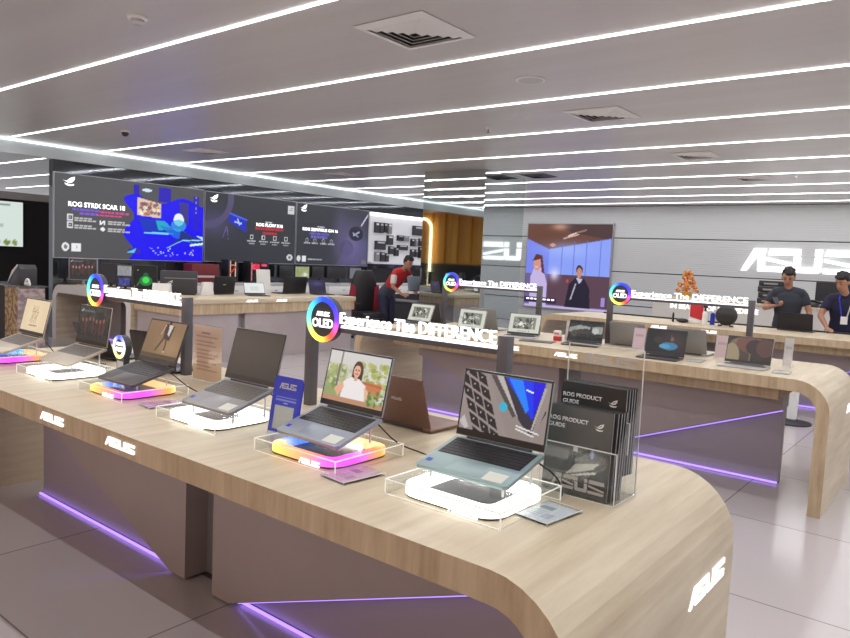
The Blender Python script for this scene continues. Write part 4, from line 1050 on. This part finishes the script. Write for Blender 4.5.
MB().tube([(-.1, -.064, .15), (-.03, -.081, .155), (.04, -.082, .152), (.1, -.064, .145)], .004, 6).build('seam', 'dark', t)
for s_ in (-1, 1): MB().box(s_ * .07 - .02, s_ * .07 + .02, -.03, .03, 0, .02).build('foot', 'black', t)
laptop('wide black laptop seen from behind on the service counter in front of the phone user', (-1.88, 10.19, T + .009), 176, 0, 100, w=.42, d=.20, lh=.22, body='black_body', seen_back=True)
t = thing('cable_tray', 'black ledge strip along the staff edge of the service counter', 'ledge', (-4.6, 10.22, T))
MB().box(0, 3.9, 0, .05, 0, .02).build('tray', 'black', t)

# ------------------------------------------------------------------ dark tables by the big screens
t_ = T
desk_monitor('silver framed monitor with a row of figures on the pale far left table', (-11.9, 5.74, t_), .80, .46, .37, pic_group(8, (72, 62, 66), (190, 130, 120)), frame='frame_silver', zlift=.08)
desk_monitor('dark monitor with its stand beside the silver framed monitor', (-11.4, 5.95, t_), .7, .30, .34, pic_dark(3, (50, 48, 54)), zlift=.05)
p = Img(.3, .2, 30, (44, 44, 52)).rect(.1, .5, .9, .95, (150, 150, 154)).rect(.15, .05, .8, .4, (70, 74, 140)).noise(30, 3, 3)
desk_monitor('small monitor with a grey and blue picture on the pale far left table', (-10.85, 5.9, t_), .6, .30, .36, p, zlift=.03)
p = Img(.3, .3, 50, (30, 36, 38)).ell(.5, .35, .3, .22, (40, 130, 70)).ell(.5, .38, .16, .14, (70, 220, 90)).line((.25, .35), (.1, .15), .04, (40, 110, 70)).line((.75, .35), (.9, .15), .04, (40, 110, 70)).ell(.5, .62, .12, .08, (50, 90, 70)).ell(.12, .8, .02, .02, (220, 220, 220))
desk_monitor('dark monitor showing a green robot shape', (-10.35, 5.98, t_), .6, .36, .38, p, zlift=.02)
t = thing('gaming_case', 'dark box with a pale emblem behind the rainbow sign on the dark table', 'box', (-9.5, 6.02, t_), (0, 0, .95))
MB().box(-.26, .26, -.12, .12, .02, .35).build('case', 'dark', t, bevel=.01)
MB().box(-.24, .24, -.11, .11, 0, .02).build('foot', 'black', t)
MB().box(-.2, .25, -.1225, -.12, .24, .25).build('trim_line', 'grey', t)
link('emblem', eye_mesh(.12, 'lightgrey', 'emblem', .002), t, (-.2, -.121, .1))
t = thing('laptop_stand', 'small white wedge laptop stand in front of the dark emblem box', 'stand', (-9.35, 5.62, t_), (0, 0, .6))
MB().prism([(0, 0), (.12, 0), (.08, .17), (.04, .17)], -.13, .13, 'YZ').build('wedge', 'white', t, bevel=.003)
t = thing('laptop_stand', 'pale tapered acrylic stand between the emblem box and the black laptop', 'stand', (-9.2, 6.32, t_), (0, 0, PI / 2))
MB().prism([(-.11, 0), (.11, 0), (.075, .2), (-.075, .2)], 0, .06).build('wedge', 'white', t, bevel=.003)
GD = 'laptops on the dark table under the screens'
laptop('black laptop seen from behind on the table next to the pale tapered stand', (-9.63, 6.68, t_ + .009), 95 + 180, 0, 98, w=.42, d=.28, lh=.27, body='black_body', seen_back=True, mark=True, group=GD)
laptop('black laptop with a bright white screen beside the paper stand', (-8.87, 7.05, t_ + .009), 72, 0, 116, w=.34, d=.25, lh=.2, body='black_body', pic=Img(.3, .185, 20, (222, 226, 224)).rect(.3, .2, .7, .7, (206, 212, 210)), group=GD)
laptop('wide black laptop seen from behind nearest the table end', (-9.62, 8.12, t_ + .009), 94 + 180, 0, 96, w=.55, d=.28, lh=.28, body='black_body', seen_back=True, group=GD)
laptop('dark laptop with a violet glow on its screen at the table end', (-8.93, 8.52, t_ + .009), 84, 0, 104, w=.36, d=.25, lh=.24, body='black_body', pic=Img(.3, .185, 24, (34, 30, 56)).glow(.5, .7, .5, .3, (90, 80, 160), .7), group=GD)
t = thing('paper_stand', 'white upright paper stand on the dark table behind the white screen laptop', 'stand', (-9.5, 7.62, t_), (0, 0, PI / 2))
MB().prism([(0, 0), (.01, 0), (.05, .4), (.04, .4)], -.14, .14, 'YZ').build('sheet', 'white', t)
MB().box(-.14, .14, 0, .12, 0, .01).build('foot', 'white', t)
def pc_tower(label, x, y, rz, lit, w=.24, h=.44, d=.42):
    t = thing('desktop_tower', label, 'computer', (x, y, .96), (0, 0, rz), 'glowing desktop towers behind the laptops')
    MB().box(-d / 2, d / 2, 0, w, .015, h).build('case', 'black', t, bevel=.004)
    MB().box(-d / 2 + .03, d / 2 - .03, .02, w - .02, 0, .015).build('foot', 'dark', t)
    p = Img(d - .04, h - .06, 26, (30, 24, 28))
    if lit == 'red': p.rect(.05, .62, .5, .92, (230, 60, 90)).rect(.62, .78, .95, .95, (236, 70, 110)).rect(.0, .0, .04, 1, (200, 120, 130)).noise(40, 2, 2)
    else: p.rect(.1, .1, .2, 1, (220, 170, 150)).rect(.72, .0, .8, .95, (230, 190, 170)).line((.2, .4), (.8, .7), .04, (190, 60, 40)).rect(.2, .75, .75, .82, (200, 140, 120)).noise(40, 5, 2)
    link('side_window', p.mesh('side_window', 'screen'), t, (0, -.001, .04))
pc_tower('desktop tower with warm orange lit frame behind the black laptop', -11.80, 8.68, PI / 2, 'orange', h=.46, d=.24)
pc_tower('desktop tower with red lights behind the white screen laptop', -11.80, 9.33, PI / 2, 'red', h=.44, d=.46)
for k, (y, w_, lb, pic) in enumerate(((10.15, .34, 'black monitor on the white cabinets under the red text screen', None), (10.62, .42, 'monitor with a green and white picture on the white cabinets', Img(.3, .2, 24, (150, 160, 110)).glow(.7, .3, .3, .3, (226, 226, 214), .9).noise(30, 2, 3)), (11.1, .36, 'black monitor beside the green picture monitor on the white cabinets', None), (11.68, .6, 'wide black monitor under the purple figure screen on the white cabinets', None), (12.3, .4, 'grey faced monitor furthest along the white cabinets', Img(.3, .2, 20, (112, 112, 122))))):
    desk_monitor(lb, (-11.95, y, .96), PI / 2, w_, .27, pic, group='monitors on the white cabinets')
t = thing('red_shelf_box', 'dark red box on the white cabinets under the red text screen', 'box', (-11.95, 8.05, .96), (0, 0, PI / 2))
MB().box(-.3, .3, -.15, .15, 0, .36).build('carton', mat('dark_red_board', rgb(120, 36, 44), .5), t, bevel=.004)
MB().box(-.2, .2, -.152, -.15, .1, .14).build('label_panel', 'lightgrey', t)

# ------------------------------------------------------------------ glass topped plinth with boxes at the far left
M['pat1'] = noisy(mat('brown_pattern_board', rgb(140, 110, 80), .6), 14, (1, 1, 1), rgb(104, 80, 60), rgb(176, 148, 110), 3, lo=.42, hi=.58)
M['pat2'] = noisy(mat('mauve_pattern_board', rgb(160, 142, 142), .6), 9, (1, 1, 1.6), rgb(138, 120, 122), rgb(182, 166, 168), 3, lo=.42, hi=.58)
t = thing('display_plinth', 'dark and patterned boxed plinth with a glass top at the far left', 'plinth', (-11.9, 4.2, 0))
MB().box(0, .86, 0, .36, 0, .93).build('dark_side', 'blackmatte', t)
MB().box(.86, 1.28, .0, .34, 0, .93).build('brown_panel', 'pat1', t)
MB().box(1.28, 1.31, .0, .36, 0, .93).build('mauve_panel', 'pat2', t)
MB().box(-.02, 1.34, -.02, .40, .95, .965).build('glass_top', 'smoke', t)
for x in (.1, .8, 1.2): MB().box(x, x + .03, .02, .05, .93, .95).build('stud', 'lightgrey', t)
t = thing('gaming_headset_box', 'dark slanted display box with a pale diagonal streak on the glass plinth', 'box', (-10.95, 4.42, .965))
MB().prism([(-.26, 0), (.16, 0), (.16, .24), (.1, .3), (-.1, .2)], -.12, .12).build('case', 'dark', t, bevel=.01)
MB().prism([(-.24, .02), (-.09, .20), (.1, .3), (.1, .27), (-.06, .16)], -.13, -.12).build('streak', 'lightgrey', t)
t = thing('small_speaker', 'white rounded gadget on the glass plinth beside the dark slanted box', 'speaker', (-10.68, 4.36, .965))
MB().tube([(-.075 * math.cos(a), 0, .008 + .09 * math.sin(a)) for a in [i * PI / 10 for i in range(11)]], .014, 8).build('band', 'white', t)
MB().ball((0, 0, .03), (.045, .045, .03), 12, 8).build('body', 'lightgrey', t)

# ------------------------------------------------------------------ gaming chair, desk, stool
M['maroon'] = mat('maroon_fabric', rgb(150, 34, 52), .6)
t = thing('gaming_chair', 'black and maroon high back gaming chair behind the end of the dark table', 'chair', (-9.42, 10.12, 0), (0, 0, 1.25))
MB().prism([(-.26, -.25), (.26, -.25), (.28, .2), (-.28, .2)], .42, .54, 'XY').build('seat', 'black', t, bevel=.03)
MB().prism([(-.25, .5), (.25, .5), (.29, .85), (.27, 1.1), (.17, 1.34), (-.17, 1.34), (-.27, 1.1), (-.29, .85)], .2, .30).build('backrest', 'black', t, bevel=.025)
for s_ in (-1, 1):
    MB().prism([(s_ * .2, .55), (s_ * .31, .55), (s_ * .33, .85), (s_ * .29, 1.06), (s_ * .22, 1.0)][::s_], .15, .24).build('side_wing', 'maroon', t, bevel=.01)
    MB().box(s_ * .3 - .03, s_ * .3 + .03, -.2, .1, .68, .71).box(s_ * .3 - .015, s_ * .3 + .015, -.06, -.02, .45, .68).build('armrest', 'black', t)
MB().tube([(0, 0, .1), (0, 0, .42)], .03, 10).build('gas_lift', 'dark', t)
for k in range(5):
    a = k * 2 * PI / 5
    l = MB().tube([(0, 0, .11), (.3 * math.cos(a), .3 * math.sin(a), .075)], [.028, .018], 8).build('leg', 'dark', t)
    MB().lathe([(.03, -.012), (.03, .012)], (.3 * math.cos(a), .3 * math.sin(a), .03), 10, axis='Y').build('castor', 'black', l)
t = thing('work_desk', 'black low work desk under the leaning man in red', 'desk', (-10.9, 10.85, 0))
MB().box(0, 2.3, 0, .7, .70, .74).build('desktop', 'dark', t, bevel=.005)
for x in (.06, 2.2):
    for y in (.05, .6): MB().box(x, x + .05, y, y + .05, 0, .70).build('leg', 'black', t)
t = thing('bar_stool', 'white tapered stool seen through the gap of the second row table', 'stool', (-1.57, 8.55, 0))
MB().lathe([(.20, 0), (.20, .015), (.06, .03), (.05, .05)], seg=24).build('base', 'dark', t)
MB().lathe([(.05, .05), (.055, .3), (.075, .55)], seg=20).build('column', 'white', t)
MB().lathe([(.12, .55), (.18, .58), (.19, .62), (.17, .65)], seg=24).build('seat', 'white', t)

# ------------------------------------------------------------------ people
def xform(b, T_, start):
    for i in range(start, len(b.v)): b.v[i] = tuple(T_ @ Vector(b.v[i]))
def head_into(b, c, pitch, yaw_):
    k = len(b.v)
    b.ball((0, .005, .02), (.076, .092, .098), 20, 14).ball((0, -.022, -.045), (.058, .066, .062), 16, 10).ball((0, -.05, -.075), (.034, .032, .03), 12, 8)
    b.ball((0, -.095, -.012), (.013, .018, .016), 10, 6).tube([(0, -.082, .028), (0, -.098, -.006)], [.008, .012], 8)
    for s_ in (-1, 1): b.ball((s_ * .078, .008, -.002), (.012, .02, .03), 10, 6)
    b.ball((0, -.084, -.048), (.024, .012, .007), 10, 6)
    T_ = Matrix.Translation(c) @ Matrix.Rotation(yaw_, 4, 'Z') @ Matrix.Rotation(pitch, 4, 'X')
    xform(b, T_, k); return T_
def hand_into(b, wr, d, nrm, curl, s_):
    """palm from the wrist along d, palm facing nrm; five separate bent fingers"""
    d = Vector(d).normalized(); nrm = Vector(nrm); nrm = (nrm - d * nrm.dot(d)).normalized(); sd = d.cross(nrm) * s_
    wr = Vector(wr)
    b.tube([wr, wr + d * .03, wr + d * .085], [(.024, .018), (.036, .014), (.040, .013)], 10, side=sd)
    for k, (off, ln) in enumerate(((.03, .066), (.011, .075), (-.009, .070), (-.028, .055))):
        p0 = wr + d * .078 + sd * off; a = 0; pts = [p0]
        for f in (.45, .32, .23):
            a += curl; pts.append(pts[-1] + (d * math.cos(a) + nrm * math.sin(a)) * ln * f)
        b.tube(pts, [.0095, .009, .0085, .007], 7)
    p0 = wr + d * .03 + sd * .026
    q = p0 + (sd * .7 + d * .7 + nrm * .25).normalized() * .038; q2 = q + (d * .9 + nrm * .4 * (1 if curl else 0) + sd * .1).normalized() * .03
    b.tube([p0, q, q2], [.012, .0105, .008], 8)
def person(label, loc, rz, J, shirt, trousers, hair='hair', skin='skin', sleeve=.62, extra=None):
    t = thing('person', label, 'person', loc, (0, 0, rz))
    V = {k: Vector(v) for k, v in J.items() if isinstance(v, (tuple, list)) and k[:2] != 'hd'}
    side = (V['shL'] - V['shR']).normalized()
    chest = (V['shL'] + V['shR']) / 2
    b = MB()
    def torso(b, g, top=True):
        pel = V['pelvis']; up_ = (chest - pel)
        pts = [pel - up_ * .16, pel, pel + up_ * .35, pel + up_ * .72, pel + up_ * .95, chest + up_.normalized() * .04]
        b.tube(pts, [(.15 + g, .10 + g), (.165 + g, .115 + g), (.145 + g, .10 + g), (.175 + g, .115 + g), (.16 + g, .09 + g), (.06 + g, .055 + g)], 18, side=side)
        for s_ in ('L', 'R'):
            b.tube([chest + up_.normalized() * .035, V['sh' + s_].lerp(chest, .45) + Vector((0, 0, .012)), V['sh' + s_]], [.055 + g, .058 + g, .05 + g], 12)
            b.ball(tuple(V['sh' + s_] - (V['sh' + s_] - chest) * .08), (.05 + g * .5, .05 + g * .5, .048 + g * .5), 12, 8)
    torso(b, 0)
    neck = (V['head'] - chest)
    b.tube([chest - neck * .05, chest + neck * .4, V['head'] + Vector((0, 0, -.03))], [.062, .052, .055], 12)
    TH = head_into(b, V['head'], J.get('pitch', 0), J.get('yaw', 0))
    for s_ in ('L', 'R'):
        b.tube([V['sh' + s_], V['sh' + s_].lerp(V['el' + s_], .4), V['el' + s_]], [.05, .046, .037], 12)
        b.tube([V['el' + s_], V['el' + s_].lerp(V['wr' + s_], .35), V['wr' + s_]], [.038, .036, .024], 12)
        b.ball(tuple(V['el' + s_]), .038, 10, 8)
        hand_into(b, V['wr' + s_], J['hd' + s_][0], J['hd' + s_][1], J['hd' + s_][2], 1 if s_ == 'L' else -1)
        b.tube([V['hip' + s_], V['hip' + s_].lerp(V['kn' + s_], .5), V['kn' + s_]], [.088, .074, .054], 14)
        b.tube([V['kn' + s_], V['kn' + s_].lerp(V['an' + s_], .35), V['an' + s_]], [.054, .052, .034], 14)
        b.ball(tuple(V['kn' + s_]), .055, 10, 8)
        fd = Vector(J.get('foot', (0, -1, 0)))
        b.tube([V['an' + s_] - fd * .04 + Vector((0, 0, -.03)), V['an' + s_] + fd * .06 + Vector((0, 0, -.035)), V['an' + s_] + fd * .16 + Vector((0, 0, -.05))], [.032, .034, .024], 10)
    b.build('body', skin, t, remesh=.0085)
    # clothes
    c = MB(); torso(c, .014)
    for s_ in ('L', 'R'):
        e = V['sh' + s_].lerp(V['el' + s_], sleeve)
        c.tube([V['sh' + s_], V['sh' + s_].lerp(e, .5), e], [.050, .058, .058], 12)
    sh = c.build('shirt', shirt[0], t, remesh=.011)
    if len(shirt) > 1:
        for s_ in ('L', 'R'):
            e = V['sh' + s_].lerp(V['el' + s_], sleeve)
            MB().tube([V['sh' + s_].lerp(e, .25), V['sh' + s_].lerp(e, .6), e], [.061, .062, .06], 12).build('sleeve', shirt[1], sh, remesh=.011)
    if len(shirt) > 2:
        pel = V['pelvis']; up_ = chest - pel
        MB().tube([pel - up_ * .2, pel, pel + up_ * .38], [(.168, .118), (.184, .134), (.166, .12)], 18, side=side).build('shirt_hem', shirt[2], sh, remesh=.012)
    k = (chest + neck * .22)
    MB().tube([chest + neck * .08, chest + neck * .3], [.075, .066], 14, cap=False).build('collar', shirt[0], sh)
    c = MB(); pel = V['pelvis']; up_ = chest - pel
    c.tube([pel - up_ * .2, pel + up_ * .02], [(.165, .12), (.172, .122)], 16, side=side)
    for s_ in ('L', 'R'):
        c.tube([V['hip' + s_], V['hip' + s_].lerp(V['kn' + s_], .5), V['kn' + s_], V['kn' + s_].lerp(V['an' + s_], .5), V['an' + s_]], [.103, .09, .073, .066, .056], 14)
    c.build('trousers', trousers, t, remesh=.013)
    for s_ in ('L', 'R'):
        fd = Vector(J.get('foot', (0, -1, 0))); a = V['an' + s_]
        MB().tube([a - fd * .07 + Vector((0, 0, -.045)), a + fd * .05 + Vector((0, 0, -.045)), a + fd * .19 + Vector((0, 0, -.055))], [(.04, .04), (.043, .042), (.034, .028)], 12).build('shoe', 'black', t, remesh=.011)
    # hair and face
    h = MB()
    h.ball((0, .028, .036), (.088, .088, .094), 20, 14).ball((0, .04, .012), (.083, .066, .085), 16, 10).ball((.015, -.035, .085), (.062, .055, .036), 14, 10)
    R = random.Random(len(label))
    for _ in range(34):
        a = R.uniform(0, 6.28); e = R.uniform(.25, 1.5)
        h.ball((.08 * math.cos(a) * math.cos(e), .016 + .09 * math.sin(a) * math.cos(e), .066 + .072 * math.sin(e)), R.uniform(.014, .024), 8, 6)
    xform(h, TH, 0)
    h.build('hair', hair, t, remesh=.009)
    for s_ in (-1, 1):
        e = MB().ball((s_ * .03, -.081, .012), (.011, .006, .006), 10, 6); xform(e, TH, 0); e.build('eye', 'black', t)
        e = MB().tube([(s_ * .016, -.089, .034), (s_ * .032, -.087, .038), (s_ * .046, -.078, .032)], .0042, 6); xform(e, TH, 0); e.build('eyebrow', hair, t)
    e = MB().tube([(-.024, -.086, -.045), (0, -.096, -.050), (.024, -.086, -.045)], .0045, 6); xform(e, TH, 0); e.build('mouth', mat('lip', rgb(150, 80, 74), .5) if 'lip' not in M else M['lip'], t)
    return t, TH
M['lip'] = mat('lips', rgb(150, 84, 78), .5)
M['shirt_char'] = mat('charcoal_shirt', rgb(50, 54, 66), .8); M['shirt_navy'] = mat('navy_shirt', rgb(34, 34, 62), .8)
M['shirt_red'] = mat('red_shirt', rgb(196, 44, 50), .75); M['shirt_white'] = mat('white_shirt_sleeve', rgb(214, 206, 204), .75)
M['trouser'] = mat('dark_trousers', rgb(40, 42, 66), .8); M['hem'] = mat('slate_shirt_hem', rgb(70, 74, 92), .8)

STAND = dict(hipL=(.095, 0, .88), hipR=(-.095, 0, .88), knL=(.10, -.01, .48), knR=(-.10, -.01, .48), anL=(.10, .02, .085), anR=(-.10, .02, .085), pelvis=(0, 0, .93))
pA = dict(STAND, shL=(.185, -.0, 1.375), shR=(-.185, -.0, 1.375), head=(-.02, -.045, 1.585), pitch=.42, yaw=-.1,
          elL=(.265, -.03, 1.13), wrL=(.25, -.20, .98), hdL=((0, -.3, -1), (-1, 0, 0), .25),
          elR=(-.275, -.03, 1.16), wrR=(-.15, -.235, 1.20), hdR=((.75, -.55, .2), (.2, -.1, 1), .75))
person('staff member in a charcoal shirt looking down at a phone behind the service counter', (-2.13, 10.66, 0), .18, pA, ['shirt_char'], 'trouser')
t = thing('mobile_phone', 'phone held in the right hand of the charcoal shirted staff member', 'phone', (-2.19, 10.35, 1.225), (-.9, .0, .6))
MB().box(-.036, .036, -.004, .004, 0, .145).build('case', 'black', t, bevel=.003)
MB().box(-.032, .032, -.0052, -.004, .006, .139).build('display', 'dark', t)
pB = dict(STAND, shL=(.185, -.10, 1.345), shR=(-.185, -.12, 1.335), head=(-.055, -.20, 1.555), pitch=.38, yaw=-.55,
          elL=(.28, -.16, 1.12), wrL=(.18, -.36, 1.0), hdL=((-.3, -1, -.15), (0, 0, -1), .2),
          elR=(-.27, -.2, 1.11), wrR=(-.18, -.4, .965), hdR=((.4, -.9, -.12), (0, 0, -1), .22))
tB, TB = person('smiling staff member in a navy shirt with a lanyard leaning at the service counter', (-1.46, 10.72, 0), .15, pB, ['shirt_navy'], 'trouser')
for s_ in (-1, 1): MB().tube([(s_ * .06, -.15, 1.42), (s_ * .075, -.245, 1.34), (s_ * .03, -.235, 1.12)], .009, 6).build('lanyard', 'blue' if s_ < 0 else 'lightgrey', tB)
MB().box(-.04, .04, -.245, -.238, 1.02, 1.12).build('badge', 'white', tB)
# leaning man, facing +X (rotated), holding a laptop
pC = dict(STAND, pelvis=(0, .05, .92), hipL=(.095, .05, .87), hipR=(-.095, .05, .87), shL=(.19, -.36, 1.335), shR=(-.19, -.36, 1.335), head=(0, -.53, 1.52), pitch=.35, yaw=-.1,
          elL=(.25, -.42, 1.06), wrL=(.14, -.60, .97), hdL=((-.2, -1, .1), (-1, .1, 0), .5),
          elR=(-.26, -.40, 1.06), wrR=(-.15, -.56, .92), hdR=((.2, -1, .1), (1, .1, 0), .5))
person('man in a red and white shirt bending over with a laptop near the mirror pillar', (-9.2, 10.42, 0), PI / 2 - .1, pC, ['shirt_red', 'shirt_white', 'hem'], 'trouser', sleeve=.8)
laptop('grey laptop held tilted in the hands of the man in red', (-8.56, 10.40, 1.0), 262, 0, 80, w=.33, d=.05, lh=.27, body='grey_body', lid='steel_body', seen_back=True)
